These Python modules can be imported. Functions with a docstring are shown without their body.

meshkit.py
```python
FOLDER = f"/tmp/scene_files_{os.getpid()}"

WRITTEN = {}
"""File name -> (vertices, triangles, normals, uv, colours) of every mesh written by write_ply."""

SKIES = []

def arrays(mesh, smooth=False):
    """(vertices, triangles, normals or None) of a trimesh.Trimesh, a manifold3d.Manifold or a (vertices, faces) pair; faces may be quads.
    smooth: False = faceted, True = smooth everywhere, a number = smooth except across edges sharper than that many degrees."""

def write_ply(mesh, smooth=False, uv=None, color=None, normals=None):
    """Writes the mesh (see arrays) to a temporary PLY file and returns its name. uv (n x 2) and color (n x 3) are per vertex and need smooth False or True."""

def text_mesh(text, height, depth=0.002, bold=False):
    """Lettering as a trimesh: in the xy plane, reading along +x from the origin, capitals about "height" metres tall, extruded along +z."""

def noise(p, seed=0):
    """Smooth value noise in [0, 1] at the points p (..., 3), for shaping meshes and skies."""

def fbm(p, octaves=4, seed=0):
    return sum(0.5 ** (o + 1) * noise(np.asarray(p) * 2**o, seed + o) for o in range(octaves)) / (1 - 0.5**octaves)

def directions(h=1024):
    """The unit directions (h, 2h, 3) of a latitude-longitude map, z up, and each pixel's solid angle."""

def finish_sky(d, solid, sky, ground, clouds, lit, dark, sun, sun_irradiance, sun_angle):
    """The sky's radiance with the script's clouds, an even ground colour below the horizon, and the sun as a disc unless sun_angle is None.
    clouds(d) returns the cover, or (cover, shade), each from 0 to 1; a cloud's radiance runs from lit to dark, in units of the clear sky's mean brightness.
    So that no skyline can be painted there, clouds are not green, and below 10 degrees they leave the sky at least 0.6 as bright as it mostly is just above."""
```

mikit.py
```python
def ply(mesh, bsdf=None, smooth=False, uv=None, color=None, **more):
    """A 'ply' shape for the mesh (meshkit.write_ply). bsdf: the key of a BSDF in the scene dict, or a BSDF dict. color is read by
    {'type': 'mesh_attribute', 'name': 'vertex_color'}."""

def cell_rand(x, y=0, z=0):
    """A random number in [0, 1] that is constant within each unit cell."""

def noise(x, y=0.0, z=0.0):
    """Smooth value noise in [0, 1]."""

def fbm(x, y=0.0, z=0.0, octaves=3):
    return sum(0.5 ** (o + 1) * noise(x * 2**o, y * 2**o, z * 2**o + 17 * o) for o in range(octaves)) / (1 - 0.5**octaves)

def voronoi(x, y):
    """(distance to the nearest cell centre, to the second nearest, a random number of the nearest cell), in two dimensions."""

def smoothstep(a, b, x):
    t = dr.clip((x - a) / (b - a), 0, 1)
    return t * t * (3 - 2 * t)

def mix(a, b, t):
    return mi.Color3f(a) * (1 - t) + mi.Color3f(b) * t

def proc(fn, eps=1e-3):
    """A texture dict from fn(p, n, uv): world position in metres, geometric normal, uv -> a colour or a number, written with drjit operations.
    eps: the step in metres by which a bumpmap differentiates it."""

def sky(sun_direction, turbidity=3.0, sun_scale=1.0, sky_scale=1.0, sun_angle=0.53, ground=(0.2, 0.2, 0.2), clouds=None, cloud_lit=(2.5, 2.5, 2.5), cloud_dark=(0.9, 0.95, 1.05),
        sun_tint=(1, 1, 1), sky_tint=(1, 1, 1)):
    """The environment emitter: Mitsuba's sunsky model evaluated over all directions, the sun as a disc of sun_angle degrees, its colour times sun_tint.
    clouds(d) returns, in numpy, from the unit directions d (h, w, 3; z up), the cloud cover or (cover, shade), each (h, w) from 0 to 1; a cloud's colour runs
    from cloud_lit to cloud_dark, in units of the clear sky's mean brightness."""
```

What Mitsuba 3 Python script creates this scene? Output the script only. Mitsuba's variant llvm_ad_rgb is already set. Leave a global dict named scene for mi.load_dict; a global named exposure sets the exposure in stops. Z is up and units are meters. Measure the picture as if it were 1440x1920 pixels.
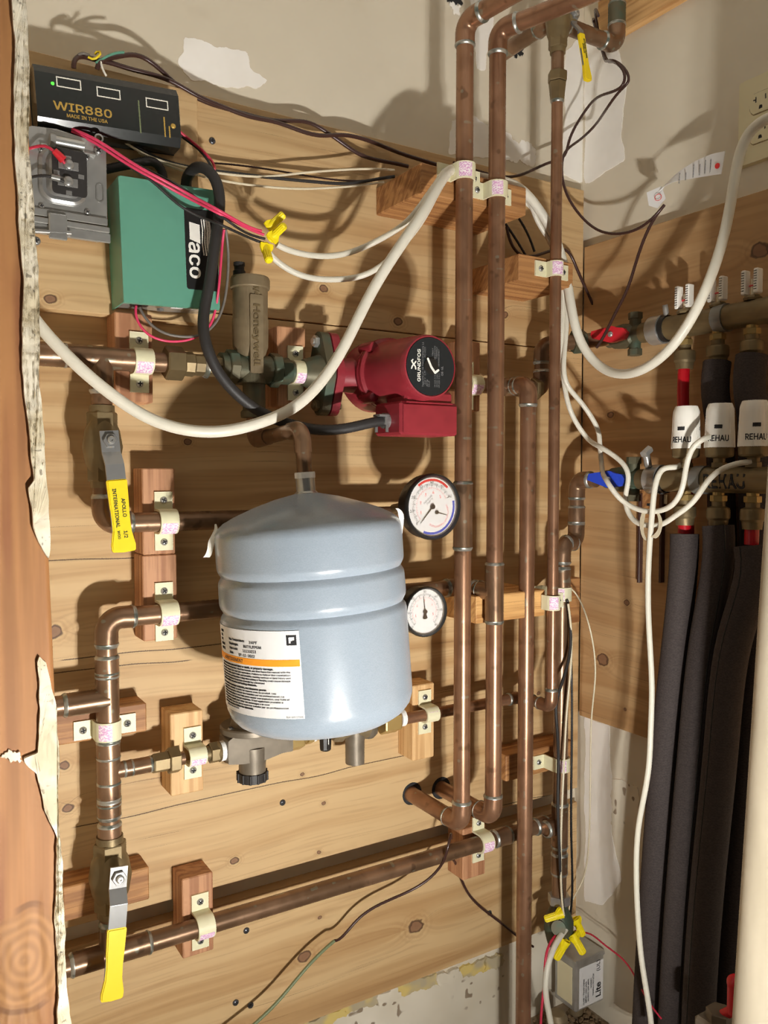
import math, random
import numpy as np, trimesh, shapely.geometry as sg, shapely.ops as so
from scipy.interpolate import CubicSpline
import drjit as dr, mitsuba as mi
import mikit, meshkit
from mikit import noise, fbm, smoothstep, mix, proc

random.seed(7)
RNG = np.random.default_rng(7)
T = mi.ScalarTransform4f
scene, labels = {}, {}

# ---------------------------------------------------------------- camera
FOC, YAW, PITCH = 1540.0, math.radians(31.7), math.radians(2.65)
CAM = np.array([0.0, -1.0, 0.90])
FWD = np.array([math.sin(YAW) * math.cos(PITCH), math.cos(YAW) * math.cos(PITCH), -math.sin(PITCH)])
RGT = np.array([math.cos(YAW), -math.sin(YAW), 0.0])
UPV = np.cross(RGT, FWD)
scene['camera'] = {'type': 'perspective', 'fov': math.degrees(2 * math.atan(720 / FOC)), 'fov_axis': 'x', 'near_clip': 0.02, 'far_clip': 50.0,
                   'to_world': T().look_at(origin=CAM.tolist(), target=(CAM + FWD).tolist(), up=[0, 0, 1])}
exposure = -0.05

# ---------------------------------------------------------------- light: a two-headed work lamp low on the floor to the right of the viewer, weak room light
scene['room_light'] = {'type': 'constant', 'radiance': {'type': 'rgb', 'value': [0.055, 0.053, 0.05]}}
LAMP = np.array([0.33, -0.95, 0.37])


def lamp_head(key, pos, r, power, col=(1.0, 0.965, 0.90)):
    pos = np.asarray(pos, float)
    aim = np.array([0.62, 0.0, 1.6]) - pos
    scene[key] = {'type': 'disk', 'to_world': T().look_at(origin=pos.tolist(), target=(pos + aim).tolist(), up=[0, 0, 1]).scale(r),
                  'emitter': {'type': 'area', 'radiance': {'type': 'rgb', 'value': [c * power for c in col]}},
                  'bsdf': {'type': 'diffuse', 'reflectance': {'type': 'rgb', 'value': 0.3}}}


lamp_head('work_lamp', LAMP, 0.016, 3550)
lamp_head('work_lamp_001', LAMP + np.array([0.045, 0.0, 0.025]), 0.016, 2350)
for _k, _t in (('work_lamp', 'lower round head of the work lamp near the floor, out of view'), ('work_lamp_001', 'upper round head of the work lamp near the floor, out of view')):
    labels[_k] = {'label': _t, 'category': 'lamp'}


# ---------------------------------------------------------------- pixels to places: where the sight line of a pixel of the photograph meets a plane
def ray(px, py):
    return FWD * FOC + RGT * (px - 720) + UPV * (960 - py)


def W(px, py, d):                      # on the plane d in front of the back wall
    r = ray(px, py)
    return CAM + r * ((-d - CAM[1]) / r[1])


def px_of(p):
    v = np.asarray(p, float) - CAM
    z = v @ FWD
    return 720 + FOC * (v @ RGT) / z, 960 - FOC * (v @ UPV) / z


XC = W(1100, 888, 0.018)[0]            # the right wall


def R(px, py, d):                      # on the plane d in front of the right wall
    r = ray(px, py)
    return CAM + r * ((XC - d - CAM[0]) / r[0])


def Fl(px, py, z=0.0):
    r = ray(px, py)
    return CAM + r * ((z - CAM[2]) / r[2])


X, Y, Z = np.eye(3)
OUT = -Y                               # out of the back wall, towards the viewer
ROUT = -X                              # out of the right wall


# ---------------------------------------------------------------- names
def numbered(name):
    k, n = name, 0
    while k in labels or k in scene or any(s.startswith(k + '__') for s in (scene if n == 0 else ())):
        n += 1
        k = f'{name}_{n:03d}'
    return k


TAKEN = set()


def fresh(name):
    k, n = name, 0
    while k in TAKEN:
        n += 1
        k = f'{name}_{n:03d}'
    TAKEN.add(k)
    return k


def thing(name, label, cat, group=None, kind=None):
    k = fresh(name)
    labels[k] = {'label': label, 'category': cat}
    if group:
        labels[k]['group'] = group
    if kind:
        labels[k]['kind'] = kind
    return k


def whole(name, mesh, m, label, cat, group=None, smooth=35, kind=None):
    k = thing(name, label, cat, group, kind)
    scene[k] = mikit.ply(mesh, m, smooth=smooth)
    return k


def struct(name, mesh, m, label=None, smooth=False):
    k = fresh(name)
    scene[k] = mikit.ply(mesh, m, smooth=smooth)
    labels[k] = {'kind': 'structure'}
    if label:
        labels[k]['label'] = label
    return k


def part(parent, name, mesh, m, label=None, smooth=35, kind=None):
    if isinstance(mesh, list):
        mesh = cat(mesh)
    k = fresh(parent + '__' + name)
    scene[k] = mikit.ply(mesh, m, smooth=smooth)
    if label or kind:
        labels[k] = {a: b for a, b in (('label', label), ('kind', kind)) if b}
    return k


# ---------------------------------------------------------------- shapes
def unit(v):
    v = np.asarray(v, float)
    return v / np.linalg.norm(v)


def cat(ms):
    return trimesh.util.concatenate(ms)


def axes(z, x=None):
    z = unit(z)
    if x is None:
        x = np.array([1.0, 0, 0]) if abs(z[0]) < 0.8 else np.array([0, 0, 1.0])
    x = unit(np.asarray(x, float) - z * (np.asarray(x, float) @ z))
    return np.stack([x, np.cross(z, x), z], 1)


def put(mesh, o, z=(0, 0, 1), x=None):
    m = mesh.copy()
    M = np.eye(4)
    M[:3, :3], M[:3, 3] = axes(z, x), o
    m.apply_transform(M)
    return m


def moved(mesh, x=0, y=0, z=0):
    m = mesh.copy()
    m.apply_translation([x, y, z])
    return m


def fix(m):
    if m.volume < 0:
        m.invert()
    return m


def lathe(prof, n=28):
    return fix(trimesh.creation.revolve(np.array(prof, float), sections=n))


def rod(a, b, r, n=20, r2=None):
    a, b = np.asarray(a, float), np.asarray(b, float)
    L = np.linalg.norm(b - a)
    r2 = r if r2 is None else r2
    return put(lathe([(0, 0), (r, 0), (r2, L), (0, L)], n), a, b - a)


def cham(sx, sy, sz, c=0.001):
    pts = []
    for i in (-1, 1):
        for j in (-1, 1):
            for k in (-1, 1):
                h = np.array([i * sx / 2, j * sy / 2, k * sz / 2])
                for ax in range(3):
                    q = h.copy()
                    for o in range(3):
                        if o != ax:
                            q[o] -= np.sign(q[o]) * c
                    pts.append(q)
    return trimesh.convex.convex_hull(np.array(pts))


def cbox(o, sx, sy, sz, c=0.001, z=(0, 0, 1), x=(1, 0, 0)):
    return put(cham(sx, sy, sz, c), o, z, x)


def prism(poly, h, o=(0, 0, 0), z=(0, 0, 1), x=None):
    g = poly if hasattr(poly, 'exterior') or hasattr(poly, 'geoms') else sg.Polygon(poly)
    ms = [trimesh.creation.extrude_polygon(p, h, engine='earcut') for p in getattr(g, 'geoms', [g])]
    return put(cat(ms), o, z, x)


def hexprism(r, h, n=6):
    return lathe([(0, 0), (r * 0.93, 0), (r, h * 0.08), (r, h * 0.92), (r * 0.93, h), (0, h)], n)


def smoothpath(pts, step=0.004):
    pts = np.asarray(pts, float)
    s = np.concatenate([[0], np.cumsum(np.linalg.norm(np.diff(pts, axis=0), axis=1) ** 0.7)])
    L = np.linalg.norm(np.diff(pts, axis=0), axis=1).sum()
    if len(pts) < 3:
        return np.linspace(pts[0], pts[-1], 2)
    return CubicSpline(s, pts)(np.linspace(0, s[-1], max(8, int(L / step))))


def tube(pts, r, n=12, caps=True):
    pts = np.asarray(pts, float)
    r = np.broadcast_to(r, len(pts))
    t = np.gradient(pts, axis=0)
    t /= np.linalg.norm(t, axis=1, keepdims=True) + 1e-12
    u = axes(t[0])[:, 0]
    ang = np.arange(n) * 2 * math.pi / n
    V = []
    for i in range(len(pts)):
        u = unit(u - t[i] * (u @ t[i]))
        V.append(pts[i] + r[i] * (np.cos(ang)[:, None] * u + np.sin(ang)[:, None] * np.cross(t[i], u)))
    V = np.vstack(V)
    F = []
    for i in range(len(pts) - 1):
        for j in range(n):
            a, b, c, d = i * n + j, i * n + (j + 1) % n, (i + 1) * n + (j + 1) % n, (i + 1) * n + j
            F += [[a, b, c], [a, c, d]]
    if caps:
        V = np.vstack([V, pts[0], pts[-1]])
        e = len(pts) * n
        for j in range(n):
            F += [[e, (j + 1) % n, j], [e + 1, (len(pts) - 1) * n + j, (len(pts) - 1) * n + (j + 1) % n]]
    return trimesh.Trimesh(V, np.array(F), process=False)


def text(s, h, o, x, n, depth=0.0004, bold=False, center=True, width=None):
    m = meshkit.text_mesh(s, h, depth, bold)
    b = m.bounds
    if width:
        m.apply_scale([width / (b[1, 0] - b[0, 0]), 1, 1])
        b = m.bounds
    if center:
        m.apply_translation([-(b[0, 0] + b[1, 0]) / 2, -h / 2, 0])
    return put(m, o, n, x)


def ring(r0, r1, h, n=36, z0=0.0):
    return lathe([(r0, z0), (r1, z0), (r1, z0 + h), (r0, z0 + h), (r0, z0)], n)


# ---------------------------------------------------------------- materials
def rgb(*c):
    return {'type': 'rgb', 'value': [float(x) for x in c]}


def lin(r, g, b):
    return [((c / 255 + 0.055) / 1.055) ** 2.4 if c > 10 else c / 3294.6 for c in (r, g, b)]


def mat(name, col, rough=0.5, metal=0.0, spec=0.5, **kw):
    c = col if isinstance(col, dict) else rgb(*col)
    scene['mat_' + name] = {'type': 'twosided', 'b': {'type': 'principled', 'base_color': c, 'roughness': rough, 'metallic': metal, 'specular': spec, **kw}}
    return 'mat_' + name


def bump(name, inner_key, fn, scale, eps=0.0006):
    inner = scene.pop(inner_key)
    scene[inner_key] = {'type': 'twosided', 'b': {'type': 'bumpmap', 'arbitrary': proc(fn, eps), 'scale': scale, 'b': inner['b']}}
    return inner_key


def m3(*c):
    return mi.Color3f(*lin(*c))


# knots of the plywood, found where they sit on the boards: (position along the wall, height, size)
KNOTS = [(*[float(v) for v in W(px, py, 0.018)[[0, 2]]], s * .72) for px, py, s in
         ((780, 1737, .016), (571, 1794, .012), (607, 541, .008), (747, 603, .009), (945, 590, .009), (352, 828, .006), (1010, 520, .008),
          (1045, 720, .012), (607, 1506, .004), (440, 1614, .007), (120, 1435, .008), (128, 1515, .008), (100, 1185, .012),
          (88, 567, .008), (567, 1452, .004), (598, 1598, .004), (1010, 1300, .005), (600, 1720, .004))]
RKNOTS = [(*[float(v) for v in R(px, py, 0.012)[[1, 2]]], s) for px, py, s in ((1145, 778, .006), (1130, 1237, .011), (1425, 470, .012), (1175, 1130, .005), (1172, 1330, .003))]
CRACKS = [(float(W(110, 1050, .018)[2]), 0.0, .30), (float(W(410, 1207, .018)[2]), .17, .42), (float(W(480, 1478, .018)[2]), .18, .66), (float(W(300, 1242, .018)[2]), .1, .33), (float(W(1000, 1497, .018)[2]), .75, .95)]


def ply_color(a, z, knots, light, mid, dark, cracks=()):
    warp = (fbm(a * 4, z * 7, 3.1) - 0.5) * 0.028
    for kx, kz, ks in knots:
        d2 = dr.square(a - kx) + dr.square((z - kz) * 1.25)
        warp += dr.sign(z - kz) * ks * 1.5 * dr.exp(-d2 / (ks * ks * 6))
    zz = z + warp
    g = fbm(a * 1.6, zz * 60, 1.7, 4)
    fine = noise(a * 14, zz * 420, 5.0)
    streak = noise(a * 7, zz * 900, 9.0)
    c = mix(light, mid, smoothstep(0.40, 0.66, g))
    c = mix(c, dark, 0.55 * smoothstep(0.60, 0.84, g))
    c = mix(c, dark, 0.22 * smoothstep(0.55, 0.95, fine))
    c = mix(c, mi.Color3f(*[v * 0.55 for v in dark]), 0.5 * smoothstep(0.86, 0.98, streak) * smoothstep(0.45, 0.7, noise(a * 4, z * 30, 2.0)))
    for kx, kz, ks in knots:
        dd = dr.sqrt(dr.square((a - kx) / 1.1) + dr.square((z - kz) * 1.15)) + (noise(a * 220, z * 220, 1.0) - 0.5) * ks * 0.35
        rings = 0.5 + 0.5 * dr.sin(dd / ks * 9)
        c = mix(c, dark, 0.32 * smoothstep(ks * 3.2, ks * 1.0, dd) * rings)
        c = mix(c, m3(120, 84, 62), 0.85 * smoothstep(ks * 1.02, ks * 0.8, dd))
        c = mix(c, m3(60, 38, 24), 0.7 * smoothstep(ks * 0.22, ks * 0.05, dr.abs(dd - ks * 0.9)))
    for cz, c0, c1 in cracks:
        w = cz + (noise(a * 16, cz * 50, 4.0) - 0.5) * 0.006
        c = mix(c, m3(60, 40, 22), 0.85 * smoothstep(0.0009, 0.0004, dr.abs(z - w)) * smoothstep(c0, c0 + .01, a) * smoothstep(c1, c1 - .01, a))
    return c


def back_ply(p, n, uv):
    return ply_color(p.x, p.z, KNOTS, m3(196, 166, 122), m3(180, 145, 100), m3(146, 106, 64), CRACKS)


def right_ply(p, n, uv):
    return ply_color(p.y, p.z, RKNOTS, m3(186, 152, 110), m3(170, 132, 90), m3(138, 102, 66))


mat('plywood', proc(back_ply), 0.62)
mat('plywood_right', proc(right_ply), 0.62)


def drywall_fn(p, n, uv):
    c = mix(m3(214, 206, 188), m3(204, 195, 176), fbm(p.x * 9 + p.y * 9, p.z * 9, 2.0))
    c = mix(c, m3(150, 128, 96), 0.25 * smoothstep(0.62, 0.9, fbm(p.x * 14 + p.y * 14, p.z * 14, 7.0, 4)))
    return c


def base_fn(p, n, uv):
    c = mix(m3(226, 220, 205), m3(196, 186, 164), fbm(p.x * 12 + p.y * 12, p.z * 12, 2.0))
    return mix(c, m3(110, 88, 62), 0.8 * smoothstep(0.80, 0.9, noise(p.x * 110 + p.y * 110, p.z * 110, 1.0)) * smoothstep(0.35, 0.65, noise(p.x * 10, p.z * 10, 8.0)))


def wood_fn(light, dark, seed):
    def fn(p, n, uv):
        s = p.x * 1.0 + p.y * 1.0
        g = fbm(s * 160 + seed, p.z * 5, p.y * 160, 3)
        c = mix(light, dark, smoothstep(0.35, 0.75, g))
        return mix(c, dark, 0.4 * smoothstep(0.6, 0.9, noise(s * 700, p.z * 25, seed)))
    return fn


def wood_h_fn(light, dark, seed):
    def fn(p, n, uv):
        g = fbm((p.z + p.y) * 170 + seed, p.x * 5, p.y * 90, 3)
        c = mix(light, dark, smoothstep(0.35, 0.75, g))
        return mix(c, dark, 0.5 * smoothstep(0.6, 0.9, noise((p.z + p.y) * 800, p.x * 25, seed)))
    return fn


mat('drywall', proc(drywall_fn), 0.8)
mat('base_wall', proc(base_fn), 0.85)
mat('plaster', proc(lambda p, n, uv: mix(m3(242, 240, 236), m3(230, 227, 220), fbm(p.x * 30 + p.y * 30, p.z * 30, 1.0))), 0.8)
mat('pink_wood', proc(wood_fn(m3(186, 138, 102), m3(152, 104, 72), 3.0)), 0.6)
mat('pine_wood', proc(wood_fn(m3(216, 180, 130), m3(192, 150, 100), 9.0)), 0.6)
mat('beam_wood', proc(lambda p, n, uv: mix(m3(208, 166, 112), m3(176, 128, 78), smoothstep(0.35, 0.7, fbm(p.z * 150, p.y * 4, p.x * 60, 3)))), 0.6)
mat('brown_wood', proc(wood_h_fn(m3(176, 128, 80), m3(136, 90, 52), 5.0)), 0.6)
mat('pine_h', proc(wood_h_fn(m3(214, 168, 108), m3(176, 124, 70), 15.0)), 0.6)


def stud_fn(p, n, uv):
    low = smoothstep(0.62, 0.42, p.z + (noise(p.x * 40, p.z * 8, 3.0) - 0.5) * 0.25)
    g = fbm(p.x * 90, p.z * 4, 2.0, 4)
    c = mix(m3(166, 116, 70), m3(140, 94, 54), smoothstep(0.3, 0.7, g))
    torn = mix(m3(196, 156, 106), m3(138, 96, 58), smoothstep(0.35, 0.7, fbm(p.x * 75, p.z * 11, 5.0, 4)))
    c = mix(c, torn, low)
    c = mix(c, m3(120, 62, 38), 0.55 * smoothstep(0.62, 0.8, fbm(p.x * 45, p.z * 7, 8.0)))
    kx, kz = KS
    d = dr.sqrt(dr.square(p.x - kx) + dr.square((p.z - kz) * 0.85)) + (noise(p.x * 90, p.z * 90, 2.0) - 0.5) * 0.004
    rings = 0.5 + 0.5 * dr.sin(d * 900)
    c = mix(c, mix(m3(160, 116, 72), m3(140, 98, 58), rings), 0.8 * smoothstep(0.034, 0.026, d))
    return mix(c, m3(84, 48, 24), 0.55 * smoothstep(0.003, 0.001, dr.abs(d - 0.033)) * smoothstep(0.3, 0.6, noise(p.x * 60, p.z * 60, 9.0)))


KS = [float(v) for v in W(45, 1800, 0.37)[[0, 2]]]
mat('stud', proc(stud_fn), 0.65)
mat('plaster_edge', proc(lambda p, n, uv: mix(mix(m3(222, 214, 194), m3(196, 184, 156), smoothstep(0.35, 0.7, fbm(p.x * 60, p.z * 60, 4.0))), m3(92, 82, 66), 0.6 * smoothstep(0.84, 0.92, noise(p.x * 420, p.z * 420, 2.0)) * smoothstep(0.4, 0.6, noise(p.x * 60, p.z * 20, 4.0)))), 0.9)


def copper_fn(a, b, c3, seed):
    def fn(p, n, uv):
        f = fbm(p.x * 38 + seed, p.y * 38, p.z * 26, 3)
        c = mix(a, b, smoothstep(0.32, 0.68, f))
        c = mix(c, c3, 0.8 * smoothstep(0.66, 0.78, fbm(p.x * 70, p.y * 70, p.z * 50 + seed, 3)))
        return mix(c, mi.Color3f(0.35, 0.5, 0.42), 0.22 * smoothstep(0.80, 0.9, noise(p.x * 130, p.y * 130, p.z * 130 + seed)))
    return fn


mat('copper', proc(copper_fn(m3(140, 110, 86), m3(116, 90, 68), m3(92, 70, 52), 0.0)), 0.32, 0.62)
mat('copper_bright', proc(copper_fn(m3(154, 116, 90), m3(136, 100, 76), m3(112, 82, 60), 4.0)), 0.32, 0.62)
mat('solder', proc(lambda p, n, uv: mix(m3(178, 176, 168), m3(122, 128, 120), smoothstep(0.4, 0.75, noise(p.x * 190, p.y * 190, p.z * 190)))), 0.36, 0.75)
mat('brass_dull', proc(lambda p, n, uv: mix(m3(140, 122, 88), m3(104, 90, 66), fbm(p.x * 50, p.y * 50, p.z * 50))), 0.45, 0.6)
mat('brass', lin(176, 150, 96), 0.32, 0.6)
mat('bronze', proc(lambda p, n, uv: mix(m3(146, 130, 102), m3(112, 98, 76), fbm(p.x * 60, p.y * 60, p.z * 60))), 0.5, 0.4)
mat('green_bronze', proc(lambda p, n, uv: mix(m3(92, 87, 68), m3(76, 92, 78), smoothstep(0.4, 0.7, fbm(p.x * 45, p.y * 45, p.z * 45)))), 0.5, 0.4)
mat('steel', lin(150, 150, 149), 0.3, 0.6)
mat('zinc', proc(lambda p, n, uv: mix(m3(204, 204, 200), m3(160, 160, 158), fbm(p.x * 60, p.y * 60, p.z * 60))), 0.27, 0.7)
mat('dark_zinc', lin(130, 130, 126), 0.4, 0.5)
mat('cast_grey', proc(lambda p, n, uv: mix(m3(128, 118, 104), m3(102, 94, 82), fbm(p.x * 70, p.y * 70, p.z * 70))), 0.48, 0.45)
mat('screw_dark', lin(96, 98, 104), 0.35, 0.8)
mat('black', lin(30, 30, 30), 0.35)
mat('black_soft', lin(40, 38, 38), 0.55)
mat('pump_red', proc(lambda p, n, uv: mix(m3(146, 44, 54), m3(124, 34, 44), fbm(p.x * 60, p.y * 60, p.z * 60))), 0.4)
mat('pump_plate', lin(26, 32, 36), 0.4)
mat('red', lin(196, 36, 48), 0.35)
mat('wire_red', lin(190, 44, 70), 0.4)
mat('wire_pink', lin(214, 62, 100), 0.4)
mat('red_pipe', lin(168, 18, 30), 0.3)
mat('blue', lin(40, 70, 190), 0.35)
mat('yellow', lin(232, 206, 36), 0.38)
mat('yellow_nut', lin(236, 216, 20), 0.42)
mat('cable_white', lin(212, 208, 194), 0.42)
mat('cable_cream', lin(212, 202, 176), 0.45)
mat('cable_brown', lin(62, 40, 36), 0.3)
mat('cable_green', lin(110, 120, 88), 0.45)
mat('wire_grey', lin(110, 104, 98), 0.4)
mat('clip_cream', lin(216, 212, 180), 0.45)
mat('sticker', proc(lambda p, n, uv: mix(m3(238, 228, 232), m3(212, 160, 202), smoothstep(0.35, 0.65, fbm(p.x * 700, p.y * 700, p.z * 700, 2)))), 0.55)
mat('white', lin(232, 230, 222), 0.4)
mat('paper', lin(216, 216, 216), 0.6)
mat('ink', lin(28, 28, 30), 0.7)
mat('ink_grey', lin(120, 120, 122), 0.7)
mat('ink_red', lin(206, 50, 50), 0.6)
mat('ink_blue', lin(52, 72, 170), 0.6)
mat('orange', lin(236, 150, 36), 0.55)
mat('gold', lin(190, 156, 78), 0.35, 0.3)
mat('ivory', lin(216, 208, 174), 0.4)
mat('taco_green', lin(92, 150, 130), 0.38)
mat('tank_grey', proc(lambda p, n, uv: mix(m3(140, 151, 162), m3(132, 143, 154), noise(p.x * 900, p.y * 900, p.z * 900))), 0.24, 0.0, 0.5, clearcoat=0.7, clearcoat_gloss=0.93)
mat('foam_pipe', proc(lambda p, n, uv: mix(m3(70, 63, 61), m3(54, 48, 48), noise(p.x * 600, p.y * 600, p.z * 600))), 0.85, 0.0, 0.2)
mat('ptfe', lin(230, 230, 228), 0.6)
mat('floor', proc(lambda p, n, uv: mix(mix(m3(150, 132, 108), m3(96, 80, 62), fbm(p.x * 18, p.y * 18, 3.0, 4)), m3(60, 46, 34), 0.6 * smoothstep(0.6, 0.8, fbm(p.x * 60, p.y * 60, 1.0)))), 0.9)
mat('debris', lin(120, 98, 72), 0.9)
mat('foam_glue', proc(lambda p, n, uv: mix(m3(206, 184, 112), m3(176, 164, 136), smoothstep(0.4, 0.65, fbm(p.x * 30, p.z * 30, 1.0)))), 0.85)
mat('pvc', proc(lambda p, n, uv: mix(m3(176, 166, 146), m3(156, 146, 126), smoothstep(0.45, 0.75, fbm(p.x * 30, p.y * 30, p.z * 5)))), 0.35)
scene['mat_smoke'] = {'type': 'thindielectric', 'int_ior': 1.3}
scene['mat_clear'] = {'type': 'thindielectric', 'int_ior': 1.45}


# ================================================================ the setting
def slab(x0, x1, z0, z1, y0, y1, c=0.0008):
    return cbox([(x0 + x1) / 2, (y0 + y1) / 2, (z0 + z1) / 2], x1 - x0, y1 - y0, z1 - z0, c)


wb = struct('wall_back', slab(-0.05, XC + 0.1, 0.30, 1.779, 0.0, 0.1), 'mat_drywall', 'tan paper-faced drywall behind the plywood and the pipes')
part(wb, 'base', slab(-0.05, XC + 0.1, -0.05, 0.299, -0.004, 0.1), 'mat_base_wall', 'pale dirty strip of wall below the plywood', False)
struct('ceiling', slab(-0.3, XC + 0.1, 1.78, 1.88, -1.4, 0.1), 'mat_plaster', 'white ceiling above the closet')
struct('floor', slab(-0.8, 2.2, -0.1, 0.0, -2.4, 0.1), 'mat_floor', 'dusty concrete floor in the corner')
wr = struct('wall_right', slab(XC, XC + 0.1, -0.05, 1.779, -1.3, 0.0), 'mat_drywall', 'tan drywall of the right wall')

# plywood on the back wall
zA1, zS, zB0, zC1, zC0 = W(517, 212, .018)[2], W(744, 623, .018)[2], W(640, 1599, .018)[2], W(640, 1631, .018)[2], W(745, 1852, .018)[2]
XE = XC - 0.013
part(wb, 'plywood_panel', slab(0.08, XE, zS + .0008, zA1, -.018, 0), 'mat_plywood', 'upper plywood sheet behind the relay box and pump', False)
part(wb, 'plywood_panel', slab(0.08, XE, zB0, zS - .0008, -.018, 0), 'mat_plywood', 'large middle plywood sheet behind the tank', False)
part(wb, 'plywood_panel', slab(0.08, XE, zC0, zC1, -.018, 0), 'mat_plywood', 'bottom plywood sheet with two big knots', False)
rb0, rb1 = W(40, 577, .04), W(371, 250, .04)
part(wb, 'mounting_board', slab(0.09, rb1[0], W(135, 583, .04)[2], W(65, 96, .04)[2], -.04, -.018), 'mat_plywood', 'raised board carrying the relay box and transformer', False)


def blob_poly(pts, rough=0.003, seed=0, n=160):
    g = sg.LinearRing(pts)
    out = []
    r = np.random.default_rng(seed)
    ph = r.uniform(0, 6.28, 6)
    for i in range(n):
        p = np.array(g.interpolate(i / n, normalized=True).coords[0])
        a = i / n * 2 * math.pi
        w = sum(math.sin(a * k * 5 + ph[j]) / k for j, k in enumerate((1, 2, 3, 5, 7, 11)))
        q = np.array(g.interpolate(((i + 1) / n) % 1, normalized=True).coords[0]) - p
        nrm = unit([q[1], -q[0]]) if np.linalg.norm(q) > 1e-9 else np.zeros(2)
        out.append(p + nrm * rough * w * 0.5)
    g = sg.Polygon(out).buffer(0)
    return max(getattr(g, 'geoms', [g]), key=lambda q: q.area)


def patch_back(pix, d, h, seed, rough=.003):       # a skim of plaster on the back wall, outline given in the photograph
    pts = [W(a, b, d)[[0, 2]] for a, b in pix]
    return prism(blob_poly(pts, rough, seed), h, (0, -d, 0), OUT, X)


def patch_right(pix, d, h, seed, rough=.003):
    pts = [(-R(a, b, d)[1], R(a, b, d)[2]) for a, b in pix]
    return prism(blob_poly(pts, rough, seed), h, (XC - d, 0, 0), ROUT, -Y)


part(wb, 'plaster_patch', patch_back([(347, 70), (462, 100), (475, 133), (500, 150), (480, 166), (440, 165), (357, 150), (334, 116)], 0, .0008, 1), 'mat_plaster', 'white smear of filler on the tan wall', False)
part(wb, 'plaster_patch', patch_back([(846, 225), (880, 215), (960, 255), (968, 300), (920, 296), (842, 290)], 0, .0008, 2), 'mat_plaster', None, False)
part(wb, 'plaster_patch', patch_back([(1060, 95), (1096, 60), (1098, 335), (1086, 342), (1056, 330)], 0, .0008, 3), 'mat_plaster', None, False)
part(wb, 'plaster_patch', patch_back([(960, 262), (1000, 270), (1005, 312), (955, 300)], 0, .0008, 4, .005), 'mat_plaster', None, False)
part(wb, 'plaster_patch', patch_back([(880, -15), (935, -15), (925, 40), (908, 130), (893, 130)], 0, .0008, 5), 'mat_plaster', None, False)
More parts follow.
